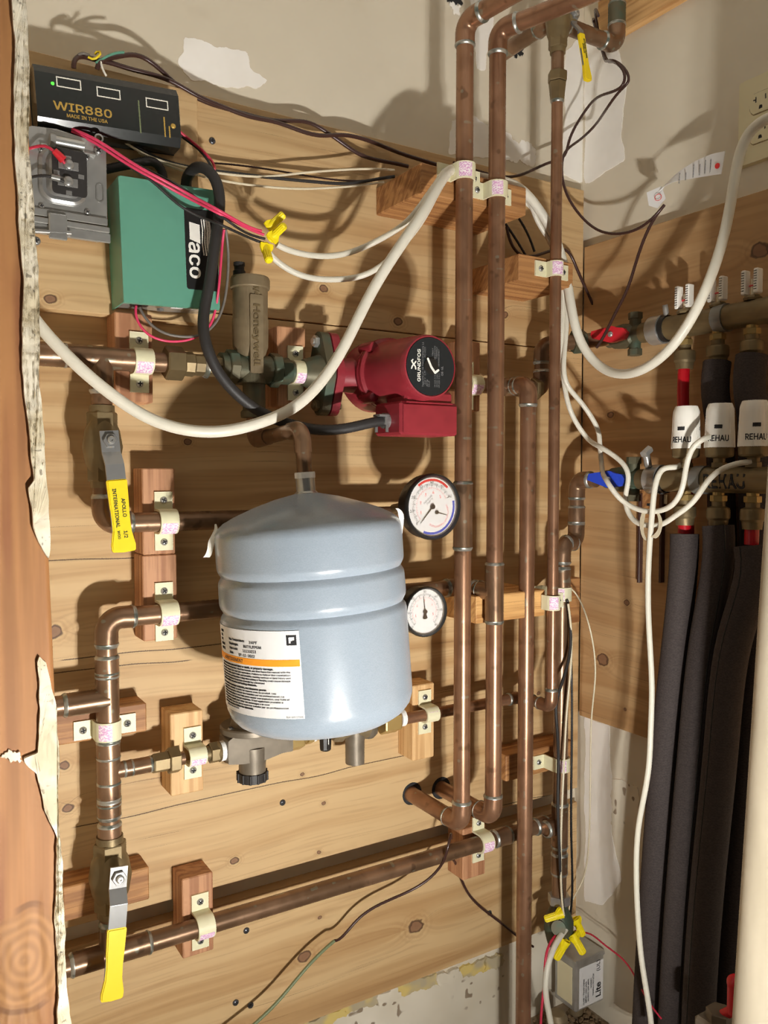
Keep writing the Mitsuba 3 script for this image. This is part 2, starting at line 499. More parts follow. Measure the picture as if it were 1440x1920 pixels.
part(wr, 'plaster_patch', patch_right([(1097, 70), (1160, 90), (1176, 150), (1166, 250), (1170, 300), (1105, 345), (1097, 345)], 0, .0008, 6), 'mat_plaster', 'white skim coat in the upper corner', False)
part(wr, 'plaster_patch', patch_right([(1097, 1346), (1144, 1362), (1148, 1560), (1165, 1650), (1130, 1700), (1097, 1690)], 0, .0008, 7), 'mat_plaster', 'white skim coat in the lower corner', False)
part(wr, 'plaster_patch', patch_right([(1148, 1458), (1197, 1475), (1200, 1555), (1147, 1545)], 0.0, .0012, 8, .003), 'mat_base_wall', 'cracked square patch', False)

# plywood on the right wall and the beam above it
rz1, rz0 = R(1160, 443, .012)[2], R(1150, 1363, .012)[2]
part(wr, 'plywood_panel', slab(XC - .012, XC, rz0, rz1, -1.0, -.0185), 'mat_plywood_right', 'plywood sheet behind the manifolds', False)
bz = R(1190, 60, 0)[2]
part(wr, 'beam', slab(XC - .016, XC, bz, bz + .12, -.5, -.045, .002), 'mat_beam_wood', 'pine beam along the top of the wall', False)

for k, pix in enumerate(([(545, 1925), (640, 1885), (646, 1898), (600, 1925)], [(600, 1893), (712, 1858), (716, 1876), (640, 1900)], [(700, 1866), (742, 1846), (748, 1866), (712, 1885)],
                         [(738, 1846), (815, 1824), (822, 1843), (742, 1868)], [(812, 1826), (858, 1812), (862, 1830), (820, 1845)], [(855, 1815), (905, 1797), (910, 1818), (866, 1832)], [(905, 1796), (940, 1786), (938, 1808), (908, 1816)])):
    part(wb, 'glue_residue', patch_back(pix, .004, .004 if k % 2 else .0065, 20 + k, .003), 'mat_foam_glue' if k not in (2, 4) else 'mat_base_wall', 'torn yellow glue residue' if k == 0 else None, 60)

# a stud and a drywall edge at the near left
DS = 0.37
edge = [(47, -30), (47, 0), (57, 300), (68, 500), (72, 620), (80, 800), (92, 1030), (100, 1200), (105, 1330), (108, 1420), (113, 1590), (118, 1720), (125, 1820), (133, 1960)]
wl = struct('wall_left', cbox([W(90, 900, DS)[0] - .10, -DS / 2, 0.88], .19, DS - .012, 1.75, .001, z=unit(W(47, 0, DS) - W(131, 1920, DS)), x=X), 'mat_drywall', 'drywall return at the left edge')


def stud_mesh():
    nz, nx = 300, 60
    zs = np.linspace(W(60, 1990, DS)[2], W(60, -60, DS)[2], nz)
    er = np.array([W(a, b, DS)[[0, 2]] for a, b in edge])
    V = []
    for z in zs:
        xr = np.interp(z, er[::-1, 1], er[::-1, 0])
        for u in np.linspace(0, 1, nx):
            V.append((xr - 0.10 * (1 - u), -DS, z))
    V = np.array(V)
    low = np.clip((0.60 - V[:, 2]) / 0.12, 0, 1)
    f = meshkit.fbm(np.c_[V[:, 0] * 70, V[:, 2] * 0, V[:, 2] * 9], 4, 3)
    steps = np.floor(f * 9) / 9
    dep = 0.0008 * (f - .5) + low * 0.010 * (0.6 * steps + 0.4 * f - 0.5)
    u = np.tile(np.linspace(0, 1, nx), nz)
    dep -= 0.004 * np.clip((u - .97) / .03, 0, 1) ** 2
    V[:, 1] -= dep
    F = []
    for i in range(nz - 1):
        for j in range(nx - 1):
            a = i * nx + j
            F += [[a, a + 1, a + nx + 1], [a, a + nx + 1, a + nx]]
    # right side going back
    b = len(V)
    side = V[nx - 1::nx].copy()
    side[:, 1] = -DS + .012
    V = np.vstack([V, side])
    for i in range(nz - 1):
        a0, a1 = i * nx + nx - 1, (i + 1) * nx + nx - 1
        F += [[a0, b + i, b + i + 1], [a0, b + i + 1, a1]]
    return trimesh.Trimesh(V, np.array(F), process=False)


part(wl, 'stud', stud_mesh(), 'mat_stud', 'rough brown stud with torn grain and a knot', 40)


def plaster_strip(pix, seed, h=.004, rough=.0016):
    pts = [W(a, b, DS)[[0, 2]] for a, b in pix]
    m = prism(blob_poly(pts, rough, seed, 420), h, (0, -DS + .004, 0), OUT, X)
    m = m.subdivide_to_size(.006, 12)
    f = meshkit.fbm(np.asarray(m.vertices) * 130, 3, seed)
    front = m.vertices[:, 1] < -DS + .004 - h * .5
    m.vertices[:, 1] -= np.where(front, f * .003, 0)
    return m


part(wl, 'plaster_edge', plaster_strip([(47, -30), (47, 0), (57, 300), (68, 500), (72, 620), (80, 800), (92, 1030), (90, 1046), (78, 1028), (70, 1015), (58, 990), (52, 940), (50, 915), (62, 900), (52, 800), (43, 700), (38, 500), (30, 330), (25, 150), (20, 0), (20, -30)], 1, .006), 'mat_plaster_edge', 'white crumbly plaster edge', 50)
part(wl, 'plaster_edge', plaster_strip([(72, 1225), (88, 1240), (97, 1300), (104, 1330), (108, 1420), (113, 1590), (118, 1720), (125, 1820), (133, 1960), (110, 1960), (106, 1860), (103, 1800), (103, 1700), (107, 1600), (105, 1570), (80, 1520), (68, 1450), (52, 1432), (45, 1422), (70, 1410), (76, 1330), (66, 1240)], 2, .0055), 'mat_plaster_edge', 'white crumbly plaster edge', 50)
part(wl, 'plaster_edge', plaster_strip([(4, 1412), (22, 1406), (40, 1414), (36, 1428), (18, 1424), (6, 1420)], 3, .0045), 'mat_plaster_edge', 'small splash of plaster', 50)

for hx_, hz_ in ((868, 1545), (925, 1532)):
    q_ = W(hx_, hz_, .1405)
    part(wb, 'pipe_hole', put(lathe([(0, 0), (.0165, 0), (.0165, .0004), (0, .0004)], 28), [q_[0], -.018, q_[2]], OUT), 'mat_ink', 'dark hole cut round a pipe', 20)

part(wb, 'torn_hole', patch_back([(832, -12), (868, -12), (866, 6), (852, 12), (838, 4)], .0009, .0004, 31, .004), 'mat_ink', 'torn dark hole in the drywall', False)
part(wb, 'torn_paper', patch_back([(842, 2), (852, 8), (862, 12), (860, 30), (852, 26), (846, 14)], .0012, .0012, 32, .003), 'mat_plaster', 'torn white paper', False)
part(wb, 'torn_hole', patch_back([(962, 82), (980, 86), (982, 100), (968, 108), (956, 96)], .0009, .0004, 33, .004), 'mat_ink', None, False)


# ================================================================ wood blocks, copper pipes, clips
def block(name, xl, xr, yt, yb, df, m, label, d0=.018, group=None):
    xc, yc = (xl + xr) / 2, (yt + yb) / 2
    x0, x1, z1, z0 = W(xl, yc, df)[0], W(xr, yc, df)[0], W(xc, yt, df)[2], W(xc, yb, df)[2]
    k = thing(name, label, 'wood block', 'wood blocks behind the pipes')
    scene[k] = mikit.ply(slab(x0, x1, z0, z1, -df, -d0, .0012), m)
    return k


block('wood_block', 216, 286, 587, 754, .056, 'mat_pink_wood', 'reddish wood block directly under the green relay box')
block('wood_block', 520, 573, 613, 763, .056, 'mat_pink_wood', 'reddish wood block between the brass air separator and the red pump')
block('wood_block', 267, 328, 878, 1039.5, .056, 'mat_pink_wood', 'upper of the two stacked wood blocks left of the tank')
block('wood_block', 268, 332, 1040.5, 1200, .056, 'mat_pink_wood', 'lower of the two stacked wood blocks left of the tank')
block('wood_block', 104, 275, 1330, 1385, .056, 'mat_brown_wood', 'horizontal wood block behind the left riser, above the pressure regulator')
block('wood_block', 320, 381, 1335, 1488, .056, 'mat_pine_wood', 'pale upright pine block left of the pressure regulator')
block('wood_block', 342, 400, 1642, 1790, .056, 'mat_pink_wood', 'brown upright block carrying the long bottom pipe')
block('wood_block', 118, 280, 1645, 1708, .056, 'mat_brown_wood', 'horizontal wood block behind the lowest yellow-handled valve')
block('wood_block', 774, 814, 1283, 1423, .056, 'mat_pine_wood', 'pale pine block to the right of the bottom of the tank')
block('wood_block', 868, 910, 1550, 1645, .056, 'mat_pink_wood', 'wood block under the right end of the long bottom pipe')
bt = W(789, 335, .127)
k = thing('wood_block', 'big dark wood bracket sticking out under the plywood top edge', 'wood block', 'wood blocks behind the pipes')
x9 = W(987, 385, .127)[0]
BT = W(797, 306, .127)[2]


def over(px, d, r):                    # a point of a cable lying on top of the bracket
    q = W(px, 320, d)
    return ('w', np.array([q[0], q[1], BT + r + .0006]))


scene[k] = mikit.ply(slab(bt[0], x9, W(797, 363, .127)[2], W(797, 306, .127)[2], -.127, -.018, .0015), 'mat_brown_wood')
b10 = W(973, 510, .125)
block('wood_block', 973, 1075, 484, 533, .125, 'mat_brown_wood', 'rough wood bracket behind the thin red copper pipe, above the manifold valve')
block('wood_block', 893, 1022, 1112, 1162, .122, 'mat_pine_h', 'rough wood bracket behind the vertical pipes, right of the small gauge')
block('wood_block', 949, 1075, 1403, 1450, .062, 'mat_brown_wood', 'wood block behind the vertical pipes near the floor-side clip')
block('wood_block', 1063, 1088, 1084, 1168, .056, 'mat_brown_wood', 'small wood block in the corner right of the pipes')

RP, RT = 0.01111, 0.0079


def elbow(key, P, u, v, r, m, rb=None, solder=True, cup=.013):
    u, v = unit(u), unit(v)
    rb = rb or r * 1.35
    th = math.acos(np.clip(u @ v, -1, 1))
    t = rb * math.tan(th / 2)
    c = P - u * t + unit(v - u * (u @ v)) * rb
    s = P - u * t - c
    n = unit(np.cross(u, v))
    arc = [P - u * (t + cup)] + [c + s * math.cos(a) + np.cross(n, s) * math.sin(a) for a in np.linspace(0, th, 12)] + [P + v * (t + cup)]
    pts = np.array(arc)
    k = part(key, 'elbow', tube(pts, r * 1.14, 24), m, None, 50)
    if solder:
        for a, w in ((pts[0], u), (pts[-1], -v)):
            solder_ring(k, a, w, r)
    return t + cup


def solder_ring(k, a, w, r):
    j = RNG.uniform(0.8, 1.3)
    part(k, 'solder_joint', put(lathe([(r * 0.9, -.003 * j), (r * 1.05, -.0028 * j), (r * 1.2, -.0002), (r * 1.2, .0014), (r * 1.0, .0022)], 22), a, w), 'mat_solder', None, 60)


def run(key, pts, r=RP, m='mat_copper', rb=None, solder=True):
    pts = [np.asarray(p, float) for p in pts]
    t = [0.0] * len(pts)
    for i in range(1, len(pts) - 1):
        t[i] = elbow(key, pts[i], pts[i] - pts[i - 1], pts[i + 1] - pts[i], r, m, rb, solder)
    for i in range(len(pts) - 1):
        u = unit(pts[i + 1] - pts[i])
        a, b = pts[i] + u * max(0, t[i] - .011), pts[i + 1] - u * max(0, t[i + 1] - .011)
        if (b - a) @ u > .002:
            part(key, 'pipe', rod(a, b, r, 28), m)


def sleeve(key, P, ax, r, L=.034, m='mat_copper', name='coupling', solder=True):
    ax = unit(ax)
    k = part(key, name, put(lathe([(r * .9, -L / 2), (r * 1.13, -L / 2), (r * 1.16, -L / 2 + .002), (r * 1.16, L / 2 - .002), (r * 1.13, L / 2), (r * .9, L / 2)], 28), P, ax), m)
    if solder:
        solder_ring(k, P - ax * L / 2, ax, r)
        solder_ring(k, P + ax * L / 2, -ax, r)
    return k


def tee(key, P, ax, br, r=RP, rb=None, L=.056, B=.03, m='mat_copper', solder=True):
    ax, br, rb = unit(ax), unit(br), rb or r
    P = np.asarray(P, float)
    k = part(key, 'tee', [put(lathe([(0, -L / 2), (r * 1.14, -L / 2), (r * 1.14, L / 2), (0, L / 2)], 28), P, ax), put(lathe([(0, 0), (rb * 1.2, 0), (rb * 1.14, r * 1.4), (rb * 1.14, B), (0, B)], 28), P, br)], m)
    if solder:
        solder_ring(k, P - ax * L / 2, ax, r)
        solder_ring(k, P + ax * L / 2, -ax, r)
        solder_ring(k, P + br * B, -br, rb)


def hexnut(key, P, ax, r, L, m='mat_brass_dull', name='union_nut', x=None):
    return part(key, name, put(moved(hexprism(r, L), 0, 0, -L / 2), P, ax, x), m, None, 20)


def screw_mesh(r):
    return lathe([(0, r * .5), (r * .5, r * .45), (r * .85, r * .25), (r, 0), (r, -r * .3), (0, -r * .3)], 18)


def screw(key, o, n, r=.0042, m='mat_zinc', x=None, name='screw'):
    k = part(key, name, put(screw_mesh(r), o, n), m, None, 50)
    xx = unit(x if x is not None else axes(n)[:, 0])
    a = RNG.uniform(0, 1.5)
    xx = xx * math.cos(a) + np.cross(n, xx) * math.sin(a)
    part(k, 'cross_slot', [put(cham(r * 1.25, r * .3, r * .3, r * .05), np.asarray(o) + np.asarray(n) * r * .45, n, xx), put(cham(r * .3, r * 1.25, r * .3, r * .05), np.asarray(o) + np.asarray(n) * r * .45, n, xx)], 'mat_ink')


def clip(P, ax, nrm, h, r, label, tabs=(1, 1), w=.021, sticker=(20, 85), big=True, flip=1):
    """P on the pipe's axis, ax along the pipe, nrm away from the mounting surface, which lies h behind the axis."""
    P, ax, nrm = np.asarray(P, float), unit(ax), unit(nrm)
    t = np.cross(nrm, ax)                     # across the pipe
    k = thing('pipe_clip', label, 'pipe clip', 'cream pipe clips')
    R1 = r + .0006
    th = .0026
    pts = []
    if tabs[0]:
        pts += [(-R1 - th / 2 - .021, -h + th / 2), (-R1 - th / 2 - .001, -h + th / 2)]
    pts += [(-(R1 + th / 2), -h + th / 2)]
    pts += [(-(R1 + th / 2) * math.cos(a), (R1 + th / 2) * math.sin(a)) for a in np.linspace(0, math.pi, 25)]
    pts += [(R1 + th / 2, -h + th / 2)]
    if tabs[1]:
        pts += [(R1 + th / 2 + .001, -h + th / 2), (R1 + th / 2 + .021, -h + th / 2)]
    g = sg.LineString(pts).buffer(th / 2, cap_style=2, join_style=1)
    part(k, 'strap', put(moved(prism(g, w), 0, 0, -w / 2), P, ax, t), 'mat_clip_cream', None, 30)
    for s, on in ((-1, tabs[0]), (1, tabs[1])):
        if on:
            screw(k, P + t * s * (R1 + .0125) + nrm * (-h + th + .0003), nrm, .0043 if s < 0 else .0043, 'mat_zinc')
    a0, a1 = np.radians(sticker[0]), np.radians(sticker[1])
    Rs = R1 + th + .0002
    arc = sg.LineString([(Rs * math.cos(a), Rs * math.sin(a)) for a in np.linspace(a0, a1, 12)]).buffer(.0001, cap_style=2)
    st = part(k, 'sticker', put(moved(prism(arc, w * .84), 0, 0, -w * .42), P, ax, t), 'mat_sticker', 'pink and white price sticker', 30)
    return k


# heights and depths of the runs
DP = .0705                                   # axis of pipes clipped on the blocks
HB = DP - .056

# --- pump line, left part
def line(x0, y0, x1, y1, d=DP):
    return W(x0, y0, d), W(x1, y1, d)


z_pump = W(270, 677, DP)[2]
PL = lambda px, d=DP: np.array([W(px, 690, d)[0], -d, z_pump])
k1 = thing('copper_pipe_run', 'copper pipe entering at the upper left, with a tee above the top valve', 'copper pipe')
t1 = PL(190)
part(k1, 'pipe', rod(PL(40), t1, RP, 28), 'mat_copper')
part(k1, 'pipe', rod(t1, PL(318), RP, 28), 'mat_copper')
tee(k1, t1, X, -Z, RP, L=.075, B=.036)
sleeve(k1, PL(95), X, RP, .03)
v1x = t1[0]
part(k1, 'pipe', rod(t1, [v1x, -DP, W(200, 760, DP)[2]], RP, 28), 'mat_copper')
hexnut(k1, PL(326), X, .0195, .021)
part(k1, 'adapter', put(lathe([(0, 0), (.0135, 0), (.0142, .016), (.0125, .018), (.0125, .05), (0, .05)], 8), PL(335), X), 'mat_brass_dull', None, 20)
solder_ring(k1, PL(386), X, .0125)
clip(PL(267), X, OUT, HB, RP, 'cream pipe clip under the green relay box, on the upper left pipe', sticker=(100, 165))
clip(PL(562), X, OUT, HB, RP, 'cream pipe clip between the brass air separator and the pump flange', sticker=(100, 165))
clip(PL(887), X, OUT, HB, RP, 'cream pipe clip just right of the pump, behind the tall pipe', sticker=(95, 165))
block('wood_block', 858, 900, 640, 770, .056, 'mat_pink_wood', 'wood block hidden behind the tall pipe right of the pump')

D8, D9, DT, D85 = .1405, .1405, .1345, .1155
x870, x925, x985, xthin = W(868, 940, D8)[0], W(928, 940, D9)[0], W(985, 1400, D85)[0], W(1038, 900, DT)[0]

# --- pump line, right part up to the upper manifold
k2 = thing('copper_pipe_run', 'copper pipe from the pump to the red manifold valve in the corner', 'copper pipe')
uE = W(1016, 690, DP)
mfu = lambda px, d=.045: R(px, 614 - .178 * (px - 1259), d)
pE1 = np.array([uE[0], -DP, z_pump])
pE2 = np.array([uE[0], -DP, W(1016, 648, DP)[2]])
endU = mfu(1148)
run(k2, [PL(835), pE1, pE2, endU], RP, 'mat_copper', rb=.014)
hexnut(k2, PL(1003), X, .0165, .012)
hexnut(k2, pE2 + unit(endU - pE2) * .058, endU - pE2, .0175, .02, 'mat_green_bronze')
tP = np.array([x985, -DP, z_pump])
tee(k2, tP, X, OUT, RP, L=.05, B=.026)

# --- tall pipes
k3 = thing('copper_pipe_run', 'tall vertical copper pipe right of the pump and the big gauge', 'copper pipe')
top3 = np.array([x870, -D8, W(876, 42, D8)[2]])
bot3 = np.array([x870, -D8, W(866, 1545, D8)[2]])
dir3 = unit(np.array([.15, -1, .0]))
run(k3, [[x870, -.006, bot3[2]], bot3, top3, top3 + dir3 * .11], RP, 'mat_copper_bright', rb=.017)
zG1 = W(868, 950, D8)[2]
k4 = thing('copper_pipe_run', 'second tall vertical copper pipe, with a tee beside the small gauge', 'copper pipe')
top4 = np.array([x925, -D9, W(936, 58, D9)[2]])
bot4 = np.array([x925, -D9, W(925, 1532, D9)[2]])
dir4 = unit(np.array([.33, -.95, 0.0]))
run(k4, [[x925, -.006, bot4[2]], bot4, top4, top4 + dir4 * .14], RP, 'mat_copper_bright', rb=.017)
zG2 = W(925, 1128, D9)[2]
k5 = thing('copper_pipe_run', 'bright copper pipe dropping from the pump line to the floor', 'copper pipe')
run(k5, [tP + OUT * .02, [tP[0], -D85, z_pump], [tP[0], -D85, 0.004]], RP, 'mat_copper_bright', rb=.016)
k6 = thing('copper_pipe_run', 'thin reddish copper pipe below the top yellow-handled valve', 'copper pipe')
zF = W(805, 1339, DP)[2]
ub = W(1044, 150, DT)
run(k6, [[xthin, -DT, ub[2] - .012], [xthin, -DT, zF], [xthin, -DP, zF], [W(745, 1352, DP)[0], -DP, zF]], RT, 'mat_copper_bright', rb=.012)
part(k6, 'pipe', rod([xthin, -DT, ub[2]], [xthin, -DT, W(1044, 75, DT)[2]], RT * 1.12, 24), 'mat_copper', 'browner short pipe')
hexnut(k6, [xthin, -DT, ub[2] + .004], Z, .0135, .014, 'mat_brass_dull', 'union_nut')
part(k6, 'union_end', put(lathe([(0, -.02), (.0098, -.02), (.0115, -.004), (.0125, .004), (0, .004)], 6), [xthin, -DT, ub[2] - .008], Z), 'mat_brass_dull', None, 20)
solder_ring(k6, [xthin, -DT, ub[2] - .029], Z, RT)

# --- middle runs behind the tank
zB, zC = W(310, 978, DP)[2], W(310, 1150, DP)[2]
xl = W(203, 1000, DP)[0]
k7 = thing('copper_pipe_run', 'copper pipe from the upper left valve, bending right behind the tank to the big gauge', 'copper pipe')
vb = W(200, 830, DP)[2]
run(k7, [[v1x, -DP, W(200, 880, DP)[2]], [v1x, -DP, zB], [x870, -DP, zB], [x870, -D8, zB]], RP, 'mat_copper', rb=.016)
tee(k7, [x870, -D8, zB], Z, Y, RP, L=.085, B=.03, m='mat_copper')
k8 = thing('copper_pipe_run', 'copper riser at the left with three tees, bending right behind the tank', 'copper pipe')
xr = W(203, 1400, DP)[0]
run(k8, [[xr, -DP, W(207, 1592, DP)[2]], [xr, -DP, zC], [x925, -DP, zC], [x925, -D9, zC]], RP, 'mat_copper', rb=.016)
tee(k8, [x925, -D9, zC], Z, Y, RP, L=.078, B=.03)
tz = W(203, 1311, DP)[2]
tee(k8, [xr, -DP, tz], Z, -X, RP, L=.06, B=.045)
sleeve(k8, [xr, -DP, W(203, 1250, DP)[2]], Z, RP, .022)
part(k8, 'pipe', rod([xr, -DP, tz], [xr - .13, -DP, tz], RP, 28), 'mat_copper')
tz2 = W(205, 1447, DP)[2]
tee(k8, [xr, -DP, tz2], Z, X, RP, RT, L=.074, B=.026)
for yy in (1405, 1482, 1515, 1560):
    sleeve(k8, [xr, -DP, W(205, yy, DP)[2]], Z, RP, .018)
zR = tz2                                               # the regulator's branch
run(k8, [[xr, -DP, zR], [W(345, 1432, DP)[0], -DP, zR]], RT, 'mat_copper')
sleeve(k8, [W(258, 1450, DP)[0], -DP, zR], X, RT, .03)
hexnut(k8, [W(303, 1440, DP)[0], -DP, zR], X, .0115, .022, 'mat_brass_dull', 'adapter')
hexnut(k8, [W(325, 1437, DP)[0], -DP, zR], X, .0155, .013, 'mat_brass_dull', 'union_nut')

# --- bottom line
k9 = thing('copper_pipe_run', 'long copper pipe along the bottom, rising right below the big knots', 'copper pipe')
zE = W(640, 1659, DP)[2]
tE = np.array([W(208, 1765, DP)[0], -DP, zE])
x1060 = W(1052, 1300, .086)[0]
D10 = .086
tEr = np.array([x1060, -DP, zE])
part(k9, 'pipe', rod(tE - X * .14, tEr, RP, 28), 'mat_copper')
tee(k9, tE, X, Z, RP, L=.085, B=.036)
part(k9, 'pipe', rod(tE, tE + Z * .055, RP, 28), 'mat_copper')
sleeve(k9, [W(940, 1572, DP)[0], -DP, zE], X, RP, .026)
sleeve(k9, [W(1013, 1552, DP)[0], -DP, zE], X, RP, .02)

# --- from the lower manifold down the corner
k10 = thing('copper_pipe_run', 'copper pipe from the blue manifold valve, jogging left and down the corner', 'copper pipe')
mfl = lambda px, d=.082: R(px, 900, d)
el0 = np.array([mfl(1150)[0], -.078, mfl(1150)[2]])
zj = W(1080, 1016, .078)[2]
run(k10, [mfl(1118), el0, [el0[0], -.078, zj], [x1060, -D10, zj - .001], [x1060, -D10, W(1040, 1690, D10)[2]]], RP, 'mat_copper', rb=.0155)
sleeve(k10, [el0[0], -.078, W(1082, 965, .078)[2]], Z, RP, .024)
tee(k10, [x1060, -D10, zE], Z, -X, RP, L=.066, B=.028)
for yy in (1085, 1620):
    sleeve(k10, [x1060, -D10, W(1045, yy, D10)[2]], Z, RP, .03)

# --- pipe at the top going into the wall
k11 = thing('copper_pipe_run', 'copper pipe out of the drywall at the top, bending up at the right', 'copper pipe')
DH = .110
zH = W(1060, 48, DH)[2]
h0 = np.array([W(1035, 45, DH)[0], -DH, zH])
h1 = np.array([W(1156, 88, DH)[0], -DH, zH])
run(k11, [[h0[0], .0, zH], h0, h1, h1 + Z * .12], RP, 'mat_copper', rb=.016)
sleeve(k11, h1 + Z * .045, Z, RP, .03, 'mat_green_bronze')

# clips on the pipes
clip(W(313, 977, DP) * [1, 1, 0] + Z * zB, X, OUT, HB, RP, 'cream pipe clip on the upper of the two stacked blocks', sticker=(95, 165))
clip(W(314, 1149, DP) * [1, 1, 0] + Z * zC, X, OUT, HB, RP, 'cream pipe clip on the lower of the two stacked blocks', sticker=(95, 165))
clip([xr, -DP, W(203, 1368, DP)[2]], Z, OUT, HB, RP, 'cream pipe clip around the left riser, on the horizontal block', sticker=(35, 95))
clip([W(368, 1430, DP)[0], -DP, zR], X, OUT, HB, RT, 'cream pipe clip on the pale pine block left of the regulator', sticker=(95, 165))
clip([W(382, 1732, DP)[0], -DP, zE], X, OUT, HB, RP, 'cream pipe clip at the left end of the long bottom pipe', sticker=(100, 165))
clip([W(806, 1339, DP)[0], -DP, zF], X, OUT, HB, RT, 'cream pipe clip at the lower right of the tank, on the pale pine block', sticker=(60, 62))
clip([W(907, 1580, DP)[0], -DP, zE], X, OUT, HB, RP, 'cream pipe clip at the right end of the long bottom pipe', sticker=(70, 150))
clip([x870, -D8, W(872, 324, D8)[2]], Z, OUT, D8 - .127, RP, 'cream pipe clip at the top of the tall pipe, on the dark wood bracket', sticker=(25, 95))
clip([x925, -D9, W(932, 358, D9)[2]], Z, OUT, D9 - .127, RP, 'cream pipe clip at the top of the second tall pipe', sticker=(25, 85))
clip([xthin, -DT, W(1040, 505, DT)[2]], Z, OUT, DT - .125, RT, 'cream pipe clip high on the thin reddish pipe', (1, 1), sticker=(25, 110))
clip([xthin, -DT, W(1032, 1130, DT)[2]], Z, OUT, DT - .122, RT, 'cream pipe clip halfway down the thin reddish pipe', (1, 0), sticker=(25, 95))
clip([x1060, -D10, W(1056, 1113, D10)[2]], Z, OUT, D10 - .056, RP, 'cream pipe clip on the corner pipe, beside the thin reddish pipe', (0, 1), sticker=(20, 60))
clip([x1060, -D10, W(1045, 1433, D10)[2]], Z, OUT, D10 - .062, RP, 'cream pipe clip low on the corner pipe', (1, 1), sticker=(25, 85))


# ================================================================ ball valves
def valve(label, P, ax, r, hub, end, grip0, wt=.0195, marks=None, flare=.0016, L=.085, mb='mat_brass_dull'):
    P, ax = np.asarray(P, float), unit(ax)
    k = thing('ball_valve', label, 'ball valve', 'ball valves with yellow levers')
    R0 = r * 1.18
    body = lathe([(0, -L / 2), (R0, -L / 2), (R0 * 1.06, -L * .34), (R0 * 1.1, -L * .3), (R0 * 1.4, -L * .2), (R0 * 1.62, 0), (R0 * 1.4, L * .2), (R0 * 1.1, L * .3), (R0 * 1.06, L * .34), (R0, L / 2), (0, L / 2)], 28)
    hx = [put(moved(hexprism(R0 * 1.25, L * .2), 0, 0, s), P, ax) for s in (-L * .42, L * .22)]
    part(k, 'body', [put(body, P, ax)] + hx, mb, None, 25)
    n = unit(hub - P - ax * ((hub - P) @ ax))
    part(k, 'stem', rod(P, hub + n * .004, .0065, 18), mb)
    u = unit(end - hub)
    w = unit(np.cross(OUT, u))
    nn = np.cross(u, w)
    if nn @ n < 0:
        w, nn = -w, -nn
    LL = np.linalg.norm(end - hub)
    prof = sg.LineString([(-.011, 0), (.012, 0), (.026, .009), (LL * .94, .009)]).buffer(.0013, cap_style=2, join_style=1)
    h = part(k, 'handle', put(moved(prism(prof, wt), 0, 0, -wt / 2), hub, np.cross(u, nn), u), 'mat_steel', 'bare steel lever', 30)
    poly = sg.Polygon([(grip0, -wt * .55), (LL - .055, -wt * .52), (LL - .036, -wt * .48), (LL - .022, -wt * .50), (LL - .008, -wt * .60 - flare * .5), (LL - .001, -wt * .58 - flare * .5), (LL, 0), (LL - .001, wt * .58 + flare * .5), (LL - .008, wt * .60 + flare * .5), (LL - .022, wt * .50), (LL - .036, wt * .48), (LL - .055, wt * .52), (grip0, wt * .55)]).buffer(-.0025).buffer(.0025)
    g0 = prism(poly, .0034)
    g1 = moved(prism(poly.buffer(-.0012), .0014), 0, 0, .0034)
    g2 = moved(prism(poly.buffer(-.0012), .0014), 0, 0, -.0014)
    part(k, 'grip', put(moved(cat([g0, g1, g2]), 0, 0, .0073), hub, nn, u), 'mat_yellow', 'yellow sleeve', 25)
    part(k, 'nut', put(hexprism(.0078, .005), hub + nn * .001, nn), 'mat_steel', None, 20)
    part(k, 'stem_end', put(lathe([(0, 0), (.0042, 0), (.0042, .004), (.003, .005), (.0012, .005), (.0012, .0035), (0, .0035)], 16), hub + nn * .005, nn), 'mat_zinc')
    face = hub + nn * .0122
    for s, hh, a, b in marks or ():
        part(k, 'lettering', text(s, hh, face + u * a + np.cross(nn, u) * b, u, nn, .0003, True), 'mat_ink', None, False)
    return k


v1 = np.array([v1x, -DP, W(200, 838, DP)[2]])
valve('ball valve at the upper left, yellow lever hanging in front of the pipe elbow', v1, Z, RP, W(206, 827, .106), W(229, 1036, .118), .042,
      marks=(('INTERNATIONAL', .0036, .072, -.004), ('APOLLO', .0036, .072, .004), ('1/2', .0036, .100, .003), ('WOG', .0026, .1, -.004)), L=.09)
v3 = np.array([xr, -DP, W(212, 1640, DP)[2]])
valve('ball valve at the lower left, yellow lever hanging over the bottom pipe', v3, Z, RP * 1.1, W(222, 1644, .112), W(205, 1868, .118), .050, L=.092, wt=.0185)
v5 = np.array([xthin, -DT, W(1046, 42, DT)[2]])
valve('ball valve at the very top, small yellow lever beside the thin reddish pipe', v5, Z, RT * 1.15, v5 + unit([.9, -.45, 0]) * .021 + Z * .01, v5 + unit([.9, -.45, 0]) * .022 + np.array([.010, -.010, -.085]), .03,
      wt=.0095, marks=(('INTERNATIONAL', .0024, .052, .0012), ('APOLLO', .0024, .052, -.002)), flare=.0012, L=.085)


